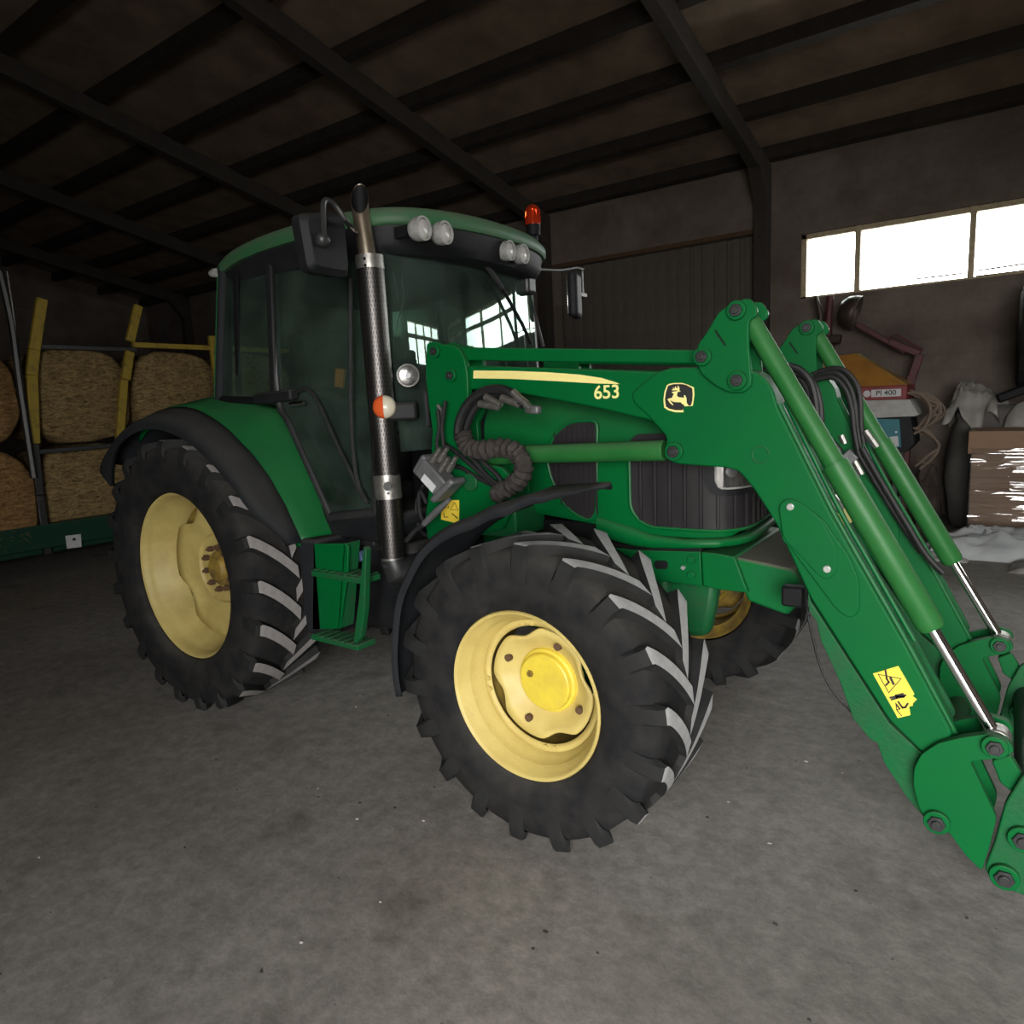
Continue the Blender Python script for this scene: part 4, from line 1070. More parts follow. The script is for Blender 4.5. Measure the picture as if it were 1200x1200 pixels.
# ------------------------------------------------------------------ front loader (two alike arms)
YA = -.61; DY = 1.067
loader = tractor
arms = []
def bolt_pin(p, r, parent, m='black_metal', ring='green', name='pivot_pin'):
    bm = nb(); a_disc(bm, (p[0], p[1]-.008, p[2]), r*1.45, (0, 1, 0), .02, 20); pr_ = obj(name, bm, ring, parent, bevel=.003)
    bm = nb(); a_disc(bm, (p[0], p[1]-.022, p[2]), r, (0, 1, 0), .012, 6); a_disc(bm, (p[0], p[1]-.03, p[2]), r*.55, (0, 1, 0), .012, 12); return obj('pin_bolt', bm, m, parent, bevel=.002)
made = []
def P_(name, poly, y0, y1, m, parent=None, bevel=.005, **k):
    o = plate(name, poly, y0, y1, m, parent or tractor, bevel=bevel, **k)
    if parent is None: made.append(o)
    return o
# mast
mast_poly = [(1.816,2.121),(1.834,2.132),(1.878,2.132),(1.926,2.112),(1.979,2.107),(2.025,2.08),(2.052,2.03),(2.063,1.958),(2.059,1.838),(2.045,1.789),(1.999,1.733),(2.002,1.634),(2.065,1.551),(2.237,1.521),(2.294,1.474),(2.296,1.345),(2.22,1.226),(1.745,1.103),(1.727,1.237),(1.782,1.461),(1.819,1.699),(1.804,1.848),(1.797,1.974)]
mast = P_('loader_mast', mast_poly, -.635, -.60, 'green')
P_('mast_inner_plate', [(a, b) for a, b in mast_poly], -.50, -.47, 'green')
for p in [(1.878,-0.637,2.083),(1.972,-0.637,1.963)]: bolt_pin(p, .021, mast)
p = [(2.051,-0.637,1.449)][0]; bm = nb(); a_disc(bm, p, .045, (0, 1, 0), .03, 24); obj('mast_boss', bm, 'green_dirty', mast, bevel=.005)
# frame bracket joining mast to the tractor
bm = nb(); a_box(bm, (2.0, -.60, 1.18), (2.28, -.34, 1.46)); o = obj('loader_bracket', bm, 'green_dirty', tractor, bevel=.01); made.append(o)
# rear boom
arm = P_('loader_arm', [(2.011,2.009),(2.489,1.966),(3.083,1.91),(3.117,1.796),(3.08,1.646),(2.998,1.719),(2.739,1.782),(2.299,1.871),(2.024,1.895)], -.61, -.50, 'green', bevel=.008)
# knee and front boom face
knee = round_poly([(2.905,1.839),(3.007,1.911),(3.072,1.927),(3.186,1.923),(3.291,1.91),(3.386,1.9),(3.432,1.87),(3.465,1.82),(3.475,1.783),(3.481,1.758),(3.664,1.386),(3.765,1.203),(3.914,0.938),(4.069,0.642),(3.985,0.551),(3.877,0.648),(3.608,1.059),(3.54,1.204),(3.477,1.338),(3.395,1.463),(3.34,1.526),(3.291,1.538),(3.096,1.549),(3.06,1.562),(3.046,1.603),(3.054,1.657),(2.982,1.734),(2.908,1.801)], .018, 3)
front_boom = P_('front_boom', knee, -.622, -.50, 'green', bevel=.007)
# pressed reinforcement plate
P_('reinforcement_plate', round_poly([(3.493,1.403),(3.52,1.43),(3.555,1.425),(3.588,1.395),(3.646,1.361),(3.684,1.302),(3.732,1.238),(3.768,1.15),(3.773,1.045),(3.76,1.018),(3.736,1.008),(3.696,1.034),(3.531,1.252),(3.507,1.27)], .03, 4), -.634, -.62, 'green', bevel=.004)
P_('reinforcement_plate', round_poly([(3.493,1.403),(3.52,1.43),(3.555,1.425),(3.637,1.367),(3.69,1.266),(3.701,1.18),(3.671,1.142),(3.642,1.148),(3.51,1.283)], .03, 4), -.640, -.633, 'green', bevel=.004)
for p in [(3.535,-0.642,1.401),(3.664,-0.642,1.182)]:
    bm = nb(); a_disc(bm, p, .014, (0, 1, 0), .012, 14); made.append(obj('plate_bolt', bm, 'zinc', tractor, bevel=.003))
p = [(3.422,-0.624,1.588)][0]; bm = nb(); a_tube(bm, [Vector(p)+Vector((.031*math.cos(2*PI*k/20), 0, .031*math.sin(2*PI*k/20))) for k in range(19)], .003, 6, False); made.append(obj('weld_ring', bm, 'green_dirty', tractor))
# lower plate along the underside
P_('parking_stand', [(3.592,1.097),(3.602,1.046),(3.874,0.63),(3.983,0.539),(3.98,0.487),(4.001,0.363),(4.032,0.282),(4.014,0.282),(3.932,0.374),(3.863,0.477),(3.839,0.546),(3.816,0.554),(3.758,0.619),(3.712,0.748),(3.641,0.9),(3.625,0.97),(3.597,1.009)], -.605, -.56, 'green_dirty', bevel=.003)
# top flange strip along the front of the arm
tf = [(3.464,-0.56,1.763),(3.651,-0.56,1.382),(3.755,-0.56,1.194),(3.907,-0.56,0.922),(4.064,-0.56,0.618)]
o = tube('edge_pipe', curve_pts([(p[0]+.012, -.585, p[2]+.006) for p in tf], 4), .011, 'green', tractor, 8, label='thin pipe along the arm edge'); made.append(o)
o = tube('edge_pipe', curve_pts([(p[0]+.030, -.565, p[2]+.015) for p in tf[:4]], 4), .009, 'green', tractor, 8); made.append(o)
P_('arm_inner_plate', knee, -.44, -.425, 'green_dirty', bevel=0)
# linkage bar
lk = [(1.897,2.099),(2.004,2.094),(3.177,1.988),(3.19,1.962),(3.17,1.937),(2.026,2.032),(1.944,2.014)]
P_('linkage_bar', lk, -.605, -.535, 'green', bevel=.006)
# bell crank
bc_poly = round_poly([(3.189,1.97),(3.195,2.004),(3.229,2.045),(3.274,2.114),(3.318,2.139),(3.367,2.151),(3.391,2.148),(3.416,2.11),(3.413,2.087),(3.386,2.072),(3.386,1.985),(3.396,1.878),(3.397,1.842),(3.369,1.818),(3.315,1.821),(3.261,1.849),(3.208,1.896),(3.188,1.941)], .012, 3)
bell = P_('bell_crank', bc_poly, -.655, -.635, 'green')
for p in [(3.345,-0.657,2.112),(3.218,-0.657,1.958),(3.349,-0.657,1.863)]: bolt_pin(p, .024, bell)
p = [(3.283,-0.657,2.021)][0]; bm = nb(); a_obox(bm, p, (1, 0, -1.5), (0, 1, 0), (1.5, 0, 1), .035, .002, .003); obj('crank_slot', bm, 'black', bell)
P_('bell_crank', bc_poly, -.52, -.50, 'green')
# lift cylinder
lc = [(2.04,-0.56,1.562),(2.345,-0.56,1.579),(3.019,-0.56,1.598),(3.067,-0.56,1.598)]
bm = nb(); a_tube(bm, [lc[0], lc[1], lc[2]], .043, 24); o = obj('lift_cylinder', bm, 'green_pale', tractor, bevel=.004); made.append(o)
p = [(3.089,-0.624,1.6)][0]; bolt_pin(p, .026, front_boom); p = [(3.094,-0.637,1.601)][0]
# tilt cylinder
a0, a1, a2, a3 = [Vector(p) for p in [(3.385,-0.585,2.052),(3.661,-0.585,1.549),(3.989,-0.585,0.993),(4.179,-0.585,0.664)]]
ya = -.575
D_ = (a3-a0).normalized()
t1_ = (a1-a0).dot(D_); t2_ = (a2-a0).dot(D_)
bm = nb(); a_tube(bm, [a0-D_*.06, a0, a0+D_*t1_*.985, a0+D_*t1_, a0+D_*t1_*1.0, a0+D_*(t2_-.02), a0+D_*t2_], [.028, .036, .036, .037, .046, .046, .038], 28); tc_ = obj('tilt_cylinder', bm, 'green_pale', tractor, auto=30); made.append(tc_)
bm = nb(); a_tube(bm, [a0+D_*(t2_-.01), a3+D_*.0], .021, 24); made.append(obj('piston_rod', bm, 'chrome', tractor, label='shiny chrome piston rod'))
bm = nb(); a_disc(bm, a3+D_*.02, .042, (0, 1, 0), .07, 20); made.append(obj('rod_eye', bm, 'steel', tractor, bevel=.006))
# lower knuckle of the arm with pins
kn = round_poly([(3.981,0.563),(4.029,0.617),(4.096,0.655),(4.169,0.686),(4.22,0.675),(4.237,0.644),(4.21,0.613),(4.121,0.577),(4.202,0.399),(4.189,0.296),(4.172,0.195),(4.125,0.234),(4.072,0.305),(4.022,0.301),(3.983,0.363),(3.962,0.443),(3.962,0.507)], .012, 3)
knuckle = P_('arm_end_plate', kn, -.655, -.622, 'green')
P_('arm_end_plate', kn, -.50, -.47, 'green')
for p in [(4.185,-0.657,0.65)]: bolt_pin(p, .026, knuckle)
for p in [(4.037,-0.657,0.335)]: bolt_pin(p, .028, knuckle)
# coupler lever at the end of the arm
P_('coupler_link', round_poly([(4.179,0.568),(4.228,0.6),(4.268,0.533),(4.244,0.471),(4.206,0.496)], .01, 3), -.60, -.56, 'green')
co = P_('coupler_plate', round_poly([(4.177,0.184),(4.202,0.298),(4.223,0.444),(4.266,0.563),(4.351,0.602),(4.407,0.444),(4.426,0.147),(4.29,0.134),(4.22,0.144)], .02, 3), -.63, -.60, 'green_dirty')
for p in [(4.234,-0.632,0.189),(4.276,-0.632,0.34)]: bolt_pin(p, .030, co)
# decals on the near arm
st = [(2.083,1.98),(2.305,1.964),(2.489,1.947),(2.661,1.926),(2.763,1.906),(2.83,1.884),(2.849,1.876),(2.742,1.884),(2.487,1.91),(2.303,1.928),(2.08,1.943)]
plate('yellow_stripe', st, -.6125, -.609, 'cream', tractor, bevel=0, label='pale yellow stripe decal tapering forward')
p = [(2.786,-0.612,1.844)][0]
text_mesh('model_number', '653', .078, 'cream', tractor, (p[0], -.6125, p[2]), (PI/2, 0, 0), offset=.0012, sx=1.05)
E_ = [(3.059,1.861),(3.07,1.866),(3.088,1.868),(3.121,1.866),(3.14,1.86),(3.168,1.847),(3.17,1.819),(3.167,1.796),(3.163,1.776),(3.122,1.776),(3.126,1.753),(3.092,1.754),(3.062,1.763),(3.046,1.774),(3.043,1.806),(3.048,1.836)]
em = plate('emblem', E_, -.6245, -.62, 'cream', tractor, bevel=0, label='black and yellow leaping deer emblem, torn at one corner')
E2 = [(3.064,1.858),(3.074,1.861),(3.088,1.864),(3.12,1.862),(3.139,1.857),(3.162,1.844),(3.164,1.819),(3.162,1.796),(3.157,1.778),(3.13,1.779),(3.122,1.761),(3.094,1.762),(3.066,1.769),(3.054,1.778),(3.05,1.806),(3.054,1.832)]
plate('emblem_field', E2, -.6255, -.6235, 'sticker_black', em, bevel=0)
deer = [(3.06,1.805),(3.069,1.809),(3.079,1.81),(3.088,1.826),(3.08,1.83),(3.081,1.834),(3.092,1.835),(3.103,1.836),(3.101,1.839),(3.08,1.84),(3.08,1.843),(3.089,1.844),(3.082,1.848),(3.085,1.849),(3.093,1.845),(3.092,1.854),(3.095,1.854),(3.099,1.847),(3.104,1.846),(3.103,1.856),(3.106,1.856),(3.111,1.848),(3.11,1.838),(3.116,1.834),(3.103,1.832),(3.1,1.819),(3.106,1.812),(3.13,1.809),(3.129,1.818),(3.133,1.819),(3.139,1.807),(3.14,1.789),(3.148,1.777),(3.137,1.777),(3.121,1.786),(3.116,1.792),(3.088,1.794),(3.07,1.802),(3.085,1.784),(3.083,1.781),(3.07,1.792),(3.064,1.802)]
plate('deer_figure', deer, -.6265, -.625, 'cream', em, bevel=0)
W_ = [(3.82,0.813),(3.898,0.856),(3.948,0.768),(3.95,0.763),(3.944,0.756),(3.958,0.747),(3.946,0.728),(3.947,0.721),(3.936,0.715),(3.941,0.685),(3.903,0.665)]
wd = plate('warning_sticker', W_, -.624, -.62, 'sticker', tractor, bevel=0, label='yellow pictogram warning sticker with a torn edge')
def line2d(pts, w, y, parent, name='pictogram'):
    bm = nb()
    for a, b in zip(pts, pts[1:]):
        A_, B_ = Vector((a[0], y, a[1])), Vector((b[0], y, b[1])); a_obox(bm, (A_+B_)/2, B_-A_, (0, 1, 0), (B_-A_).cross(Vector((0, 1, 0))), (B_-A_).length/2+w/2, .0008, w/2)
    return obj(name, bm, 'sticker_black', parent, smooth=False)
line2d([(3.837,0.814),(3.908,0.812),(3.872,0.753),(3.837,0.814)], .0025, -.625, wd)
line2d([(3.859,0.834),(3.864,0.803),(3.871,0.792),(3.863,0.78)], .006, -.625, wd)
line2d([(3.876,0.808),(3.885,0.789)], .008, -.625, wd)
line2d([(3.878,0.736),(3.897,0.745),(3.918,0.749),(3.923,0.755)], .006, -.625, wd)
line2d([(3.882,0.73),(3.898,0.739),(3.917,0.747)], .006, -.625, wd)
line2d([(3.897,0.747),(3.914,0.755)], .010, -.625, wd)
line2d([(3.895,0.719),(3.899,0.695),(3.914,0.677)], .003, -.625, wd)
line2d([(3.898,0.714),(3.908,0.701)], .005, -.625, wd)
line2d([(3.903,0.725),(3.916,0.707),(3.925,0.711),(3.931,0.725)], .006, -.625, wd)
w2 = [(1.872,1.353),(1.968,1.358),(1.959,1.248),(1.926,1.242),(1.843,1.253),(1.849,1.309)]
wd2 = plate('warning_sticker', w2, -.6385, -.635, 'sticker', tractor, bevel=0, label='small yellow warning sticker on the loader mast')
line2d([(1.911,1.307),(1.94,1.345),(1.961,1.306),(1.911,1.307)], .002, -.639, wd2)
line2d([(1.867,1.316),(1.888,1.343),(1.9,1.316),(1.867,1.316)], .002, -.639, wd2)
line2d([(1.864,1.287),(1.866,1.266),(1.889,1.268)], .004, -.639, wd2)
line2d([(1.92,1.287),(1.952,1.266)], .005, -.639, wd2)
for a in (line2d([(3.9,0.695),(3.908,0.702)], .003, -.625, wd),): pass

# the far arm repeats the near one
for o in made:
    c = dup(o, tractor, ORI[o.name]+Vector((0, DY, 0)))
    for ch in o.children:
        dup(ch, c, ORI[ch.name]+Vector((0, DY, 0)))
# torque tubes between the arms
q = [(4.084,-0.55,0.651),(3.977,-0.55,1.094)]
q = [(4.045,-0.5,0.307)][0]
tube('cross_tube', [(q[0], -.48, q[2]+.02), (q[0], .58, q[2]+.02)], .05, 'green_dirty', tractor, 20)
q = [(4.252,-0.6,0.412)][0]
tube('cross_tube', [(q[0]+.05, -.6, q[2]), (q[0]+.05, .58, q[2])], .055, 'black_metal', tractor, 20)

# hoses of the loader
def hose(pts, r, m='hose', name='hose', n=6, label=None):
    return tube(name, curve_pts(pts, n), r, m, tractor, 8, label=label)
for dx in (0, 9, 17):
    pass
hq = [[(3.468,-0.45,1.913),(3.517,-0.45,1.891),(3.557,-0.45,1.838),(3.577,-0.45,1.743),(3.576,-0.45,1.663)], [(3.472,-0.43,1.9),(3.525,-0.43,1.871),(3.568,-0.43,1.822),(3.588,-0.43,1.726),(3.584,-0.43,1.639)], [(3.452,-0.4,1.905),(3.5,-0.4,1.867),(3.535,-0.4,1.807),(3.549,-0.4,1.709),(3.557,-0.4,1.611)]]
for q in hq: hose(q, .013)
q = [(3.383,0.4,1.648),(3.431,0.4,1.602),(3.482,0.4,1.552),(3.514,0.4,1.511)]; hose(q, .013)
for a in ([(3.355,0.42,1.885),(3.424,0.42,1.905),(3.493,0.42,1.908),(3.546,0.42,1.865),(3.581,0.42,1.784),(3.593,0.42,1.631),(3.606,0.42,1.55)], [(3.367,0.4,1.867),(3.436,0.4,1.888),(3.489,0.4,1.885),(3.535,0.4,1.834),(3.563,0.4,1.753),(3.578,0.4,1.632),(3.595,0.4,1.527)], [(3.391,0.38,1.862),(3.467,0.38,1.87),(3.524,0.38,1.815),(3.556,0.38,1.722),(3.57,0.38,1.614),(3.592,0.38,1.505)]): hose(a, .013)
hose([(3.609,0.36,1.534),(3.685,0.36,1.395),(3.796,0.36,1.2),(3.887,0.36,1.047),(3.958,0.36,0.966)], .014)
hose([(3.586,0.39,1.512),(3.674,0.39,1.359),(3.776,0.39,1.186),(3.868,0.39,1.047)], .012)
for a in ([(3.615,0.4,1.612),(3.668,0.4,1.535)], [(3.504,0.44,1.59),(3.521,0.44,1.549)], [(3.567,0.4,1.478),(3.606,0.4,1.405)]):
    tube('hose_fitting', a, .016, 'steel', tractor, 8)
c = [(3.555,0.4,1.49)][0]; bm = nb(); a_obox(bm, c, (1, 0, -1), (0, 1, 0), (1, 0, 1), .03, .03, .025); obj('pipe_clamp', bm, 'alloy', tractor, bevel=.005)
for c in ([(3.692,-0.53,1.366)][0], [(3.632,0.44,1.315)][0]):
    bm = nb(); a_obox(bm, c, (1, 0, -1.6), (0, 1, 0), (1.6, 0, 1), .04, .004, .02); obj('pale_sticker', bm, 'cream', tractor, bevel=.001, label='small pale yellow label')
c = [(3.671,-0.53,1.403)][0]; bm = nb(); a_obox(bm, c, (1, 0, -1), (0, 1, 0), (1, 0, 1), .03, .02, .018); obj('pipe_clamp', bm, 'steel', tractor, bevel=.004)
# the loop of hoses at the mast
loop = [(2.424,-0.7,1.807),(2.362,-0.7,1.858),(2.293,-0.7,1.883),(2.201,-0.7,1.876),(2.123,-0.7,1.837),(2.067,-0.7,1.772),(2.041,-0.7,1.7),(2.057,-0.7,1.632),(2.116,-0.7,1.592)]
hose(loop, .022, n=5)
hose([(p[0]+.02, p[1]+.03, p[2]-.02) for p in loop[2:]], .018)
q = [(2.078,-0.72,1.689),(2.11,-0.72,1.633),(2.179,-0.72,1.609),(2.292,-0.72,1.621),(2.385,-0.72,1.602),(2.424,-0.72,1.546),(2.392,-0.72,1.48),(2.329,-0.72,1.44),(2.254,-0.72,1.405)]
q = curve_pts(q, 9)
bm = nb(); a_tube(bm, q, [.040+.006*math.sin(i*1.9)+.006*noise.noise(Vector((i*.7, 0, 0))) for i in range(len(q))], 14)
for v in bm.verts: v.co += Vector((noise.noise(v.co*28), noise.noise(v.co*28+Vector((5, 0, 0))), noise.noise(v.co*28+Vector((0, 5, 0)))))*.009
obj('hose_sleeve', bm, 'hose_sleeve', tractor, label='hoses in a brown-black woven sleeve')
for a in ([(1.997,-0.66,1.699),(2.019,-0.66,1.637),(2.117,-0.66,1.535),(2.213,-0.66,1.456),(2.31,-0.66,1.431)], [(2.063,-0.68,1.659),(2.159,-0.68,1.558),(2.254,-0.68,1.48),(2.275,-0.68,1.421)], [(1.885,-0.64,1.53),(1.994,-0.64,1.519),(2.097,-0.64,1.471),(2.221,-0.64,1.426)], [(1.911,-0.66,1.638),(1.989,-0.66,1.596),(2.115,-0.66,1.507),(2.259,-0.66,1.406)]): hose(a, .012)
for a in ([(2.229,-0.72,1.853),(2.281,-0.72,1.828)], [(2.193,-0.72,1.823),(2.242,-0.72,1.814)], [(2.32,-0.72,1.845),(2.366,-0.72,1.828)], [(2.382,-0.72,1.868),(2.417,-0.72,1.837)], [(2.447,-0.72,1.81),(2.473,-0.72,1.791)], [(2.281,-0.72,1.828),(2.313,-0.72,1.811)], [(2.242,-0.72,1.814),(2.299,-0.72,1.804)], [(2.366,-0.72,1.828),(2.411,-0.72,1.812)], [(2.417,-0.72,1.837),(2.456,-0.72,1.81)]):
    bm = nb(); a_tube(bm, [a[0], a[0], a[1], a[1]], [.010, .017, .017, .010], 10); obj('hose_fitting', bm, 'steel', tractor)
p = [(2.472,-0.7,1.787)][0]; bm = nb(); a_obox(bm, p, (1, 0, -.1), (0, 1, 0), (.1, 0, 1), .035, .02, .018); obj('coupling_block', bm, 'alloy', tractor, bevel=.01)
# grey multi-coupler with lever
c = Vector([(1.924,-0.74,1.479)][0]); A1 = Vector((.72, 0, -.62)); A3 = Vector((.62, 0, .72))
bm = nb(); a_obox(bm, c, A1, (0, 1, 0), A3, .095, .05, .05); mc = obj('multi_coupler', bm, 'alloy', tractor, bevel=.01)
bm = nb(); a_obox(bm, c+A1*.09, A3+A1*.2, (0, 1, 0), A1, .085, .055, .018); obj('coupler_end', bm, 'alloy', mc, bevel=.012)
bm = nb(); a_obox(bm, c-A1*.105, A3, (0, 1, 0), A1, .055, .045, .018); obj('coupler_end', bm, 'alloy', mc, bevel=.012)
bm = nb(); a_obox(bm, c+Vector((-.01, -.052, -.02)), A1, (0, 1, 0), A3, .045, .002, .020); obj('white_label', bm, 'white', mc, label='small white label on the coupler')
for k in range(4):
    b = c+A3*(.06+.035*(k % 2))+A1*(-.06+.035*k)+Vector((0, -.02, 0))
    bm = nb(); a_tube(bm, [b, b+A3*.05, b+A3*.05, b+A3*.09], [.018, .018, .012, .012], 8); obj('coupling', bm, 'steel', mc)
q = [(2.014,-0.76,1.381),(1.94,-0.76,1.328),(1.838,-0.76,1.25)]; tube('coupler_lever', q, [.010, .018, .016], 'alloy', mc, 10)
q = [(1.82,-0.74,1.246),(1.752,-0.74,1.206),(1.688,-0.74,1.149)]; tube('lever_arm', q, .014, 'black_metal', tractor, 8)
for a in ([(1.921,-0.7,1.804),(1.925,-0.7,1.723),(1.902,-0.7,1.641),(1.913,-0.7,1.578)], [(1.973,-0.7,1.843),(1.942,-0.7,1.722),(1.944,-0.7,1.62),(1.923,-0.7,1.558)], [(1.772,-0.66,1.335),(1.731,-0.66,1.399),(1.721,-0.66,1.288),(1.75,-0.66,1.223)], [(1.747,-0.62,1.461),(1.663,-0.62,1.324),(1.675,-0.62,1.189),(1.749,-0.62,1.149)], [(1.957,-0.6,1.463),(1.893,-0.6,1.353),(1.859,-0.6,1.286)]):
    hose(a, .010)
q = [(1.888,-0.66,1.825),(1.913,-0.66,1.795),(1.909,-0.66,1.754)]; tube('chrome_fitting', q, .010, 'steel', tractor, 8)
# thin hanging cable behind the arm
q = [(3.578,-0.56,1.078),(3.582,-0.56,0.996),(3.606,-0.56,0.882),(3.638,-0.56,0.769),(3.685,-0.56,0.687),(3.745,-0.56,0.626)]; tube('hanging_cable', curve_pts(q, 5), .005, 'hose', tractor, 6)
bm = nb(); a_obox(bm, [(3.518,-0.5,1.029)][0], (1, 0, 0), (0, 1, 0), (0, 0, 1), .04, .03, .04); obj('cable_connector', bm, 'black', tractor, bevel=.01)

# ------------------------------------------------------------------ bale trailer on the left
XT = -5.6
M['trailer_green'] = mat('dark_green_trailer_paint', (.003, .042, .022), .6, col2=(.012, .035, .022), scale=6, amount=.6, dust=(DUST, .2), spec=.2)
M['post_yellow'] = mat('chipped_yellow_paint', (.34, .24, .025), .6, col2=(.10, .07, .02), scale=9, amount=.8, contrast=(.5, .7))
def straw_mat(name, c0, c1):
    m, nt, b = new_mat(name); L = nt.links.new; N = nt.nodes.new
    tc = N('ShaderNodeTexCoord'); mp = N('ShaderNodeMapping'); mp.inputs['Scale'].default_value = (2, 5, 14); mp.inputs['Rotation'].default_value = (.9, .3, 0)
    L(tc.outputs['Object'], mp.inputs[0])
    n = N('ShaderNodeTexNoise'); n.inputs['Scale'].default_value = 2.0; n.inputs['Detail'].default_value = 10; n.inputs['Roughness'].default_value = .8; n.inputs['Distortion'].default_value = 1.0
    L(mp.outputs[0], n.inputs['Vector'])
    r = N('ShaderNodeValToRGB'); e = r.color_ramp.elements; e[0].position = .38; e[1].position = .68; e[0].color = (*c0, 1); e[1].color = (*c1, 1)
    L(n.outputs[0], r.inputs[0]); L(r.outputs[0], b.inputs['Base Color'])
    b.inputs['Roughness'].default_value = .75; b.inputs['Specular IOR Level'].default_value = .3
    bp = N('ShaderNodeBump'); bp.inputs['Strength'].default_value = 1; bp.inputs['Distance'].default_value = .03
    L(n.outputs[0], bp.inputs['Height']); L(bp.outputs[0], b.inputs['Normal'])
    return m
M['straw'] = straw_mat('straw', (.09, .055, .02), (.66, .47, .21))
M['straw_warm'] = straw_mat('warm_straw', (.13, .065, .02), (.70, .42, .17))
trailer = empty('bale_trailer', (XT-.8, 1.5, 0), 'dark green flatbed bale trailer with tall yellow side posts', 'trailer')
def TB(name, lo, hi, m, bevel=.01, **k):
    bm = nb(); a_box(bm, lo, hi); return obj(name, bm, m, trailer, bevel=bevel, **k)
bed = TB('trailer_bed', (XT-1.6, -3.0, .22), (XT-.03, 6.5, .30), 'trailer_green')
TB('side_beam', (XT-.02, -3.0, .30), (XT+.10, 6.5, .60), 'trailer_green', .015)
TB('side_beam', (XT-1.5, -3.0, .32), (XT-1.38, 6.5, .60), 'trailer_green', .015)
for yv in (-2.6, -.2, 1.0, 2.4, 4.0): TB('cross_member', (XT-1.5, yv, .34), (XT, yv+.12, .50), 'trailer_green')
lb = [(0.497,0.419),(0.676,0.409),(0.665,0.243),(0.495,0.255)]
bm = nb(); a_prism(bm, lb, -5.498, -5.485, 'x'); o = obj('plate_label', bm, 'white', trailer, label='small white label with a black dot')
bm = nb(); c = [(0.589,0.358)][0]; a_disc(bm, (-5.484, c[0], c[1]), .02, (1, 0, 0), .006, 12); obj('label_dot', bm, 'sticker_black', o)
def post(pts, w=.12, m='post_yellow', d=.07):
    bm = nb()
    for p, q in zip(pts, pts[1:]): a_beam(bm, p, q, w, d, (1, 0, 0))
    return obj('side_post', bm, m, trailer, bevel=.01)
p1 = [(-5.55,0.649,3.338),(-5.55,0.482,2.721),(-5.55,0.413,2.415),(-5.55,0.329,1.594)]; post(p1)
post([(-5.55,0.329,1.594),(-5.55,0.3,0.965),(-5.55,0.293,0.213)], .09, 'black_metal')
p2 = [(-5.55,1.819,3.352),(-5.55,1.643,2.871)]; post(p2, .11)
post([(-5.55,1.626,2.736),(-5.55,1.521,2.363)], .11); post([(-5.55,1.499,2.363),(-5.55,1.341,1.575)], .10)
post([(XT+.05, 2.9, .6), (XT+.05, 2.85, 3.0)], .10)
for a in ([(-5.55,1.672,2.827),(-5.55,3.14,2.82)],):
    bm = nb(); a_beam(bm, a[0], (a[1][0], a[1][1]+1.5, a[1][2]), .06, .07); obj('top_rail', bm, 'post_yellow', trailer, bevel=.01)
a = [(-5.55,0.333,1.489),(-5.55,2.045,1.55)]; bm = nb(); a_beam(bm, a[0], (a[1][0], a[1][1]+2, a[1][2]), .05, .06); obj('side_rail', bm, 'black_metal', trailer, bevel=.008)
a = [(-5.6,0.554,2.768),(-5.6,1.746,2.766)]; bm = nb(); a_beam(bm, a[0], a[1], .05, .06); obj('side_rail', bm, 'black_metal', trailer, bevel=.008)
a = [(-5.45,0.213,3.592),(-5.45,0.252,2.999),(-5.45,0.238,2.259),(-5.45,0.237,1.187)]; tube('bracing_bar', curve_pts(a, 4), .045, 'black_metal', trailer, 8)
a = [(-5.42,0.271,3.595),(-5.42,0.267,2.997),(-5.42,0.234,2.307)]; tube('steel_strut', curve_pts(a, 4), .010, 'steel', trailer, 6)
for yv in (-.55, .55, 5.0):
    bm = nb(); a_lathe(bm, [(-.13, .20), (-.13, .33), (-.09, .375), (.09, .375), (.13, .33), (.13, .20)], (XT-.15, yv-.25, .375), 'x', 40)
    if yv == .55: bm.free(); continue
    tw_ = obj('trailer_tyre', bm, 'rubber', trailer)
    bm = nb(); a_lathe(bm, [(.10, .21), (.05, .19), (.04, .08), (.08, .07), (.08, .001)], (XT-.15, yv-.25, .375), 'x', 24); obj('wheel_disc', bm, 'yellow_dark', tw_)

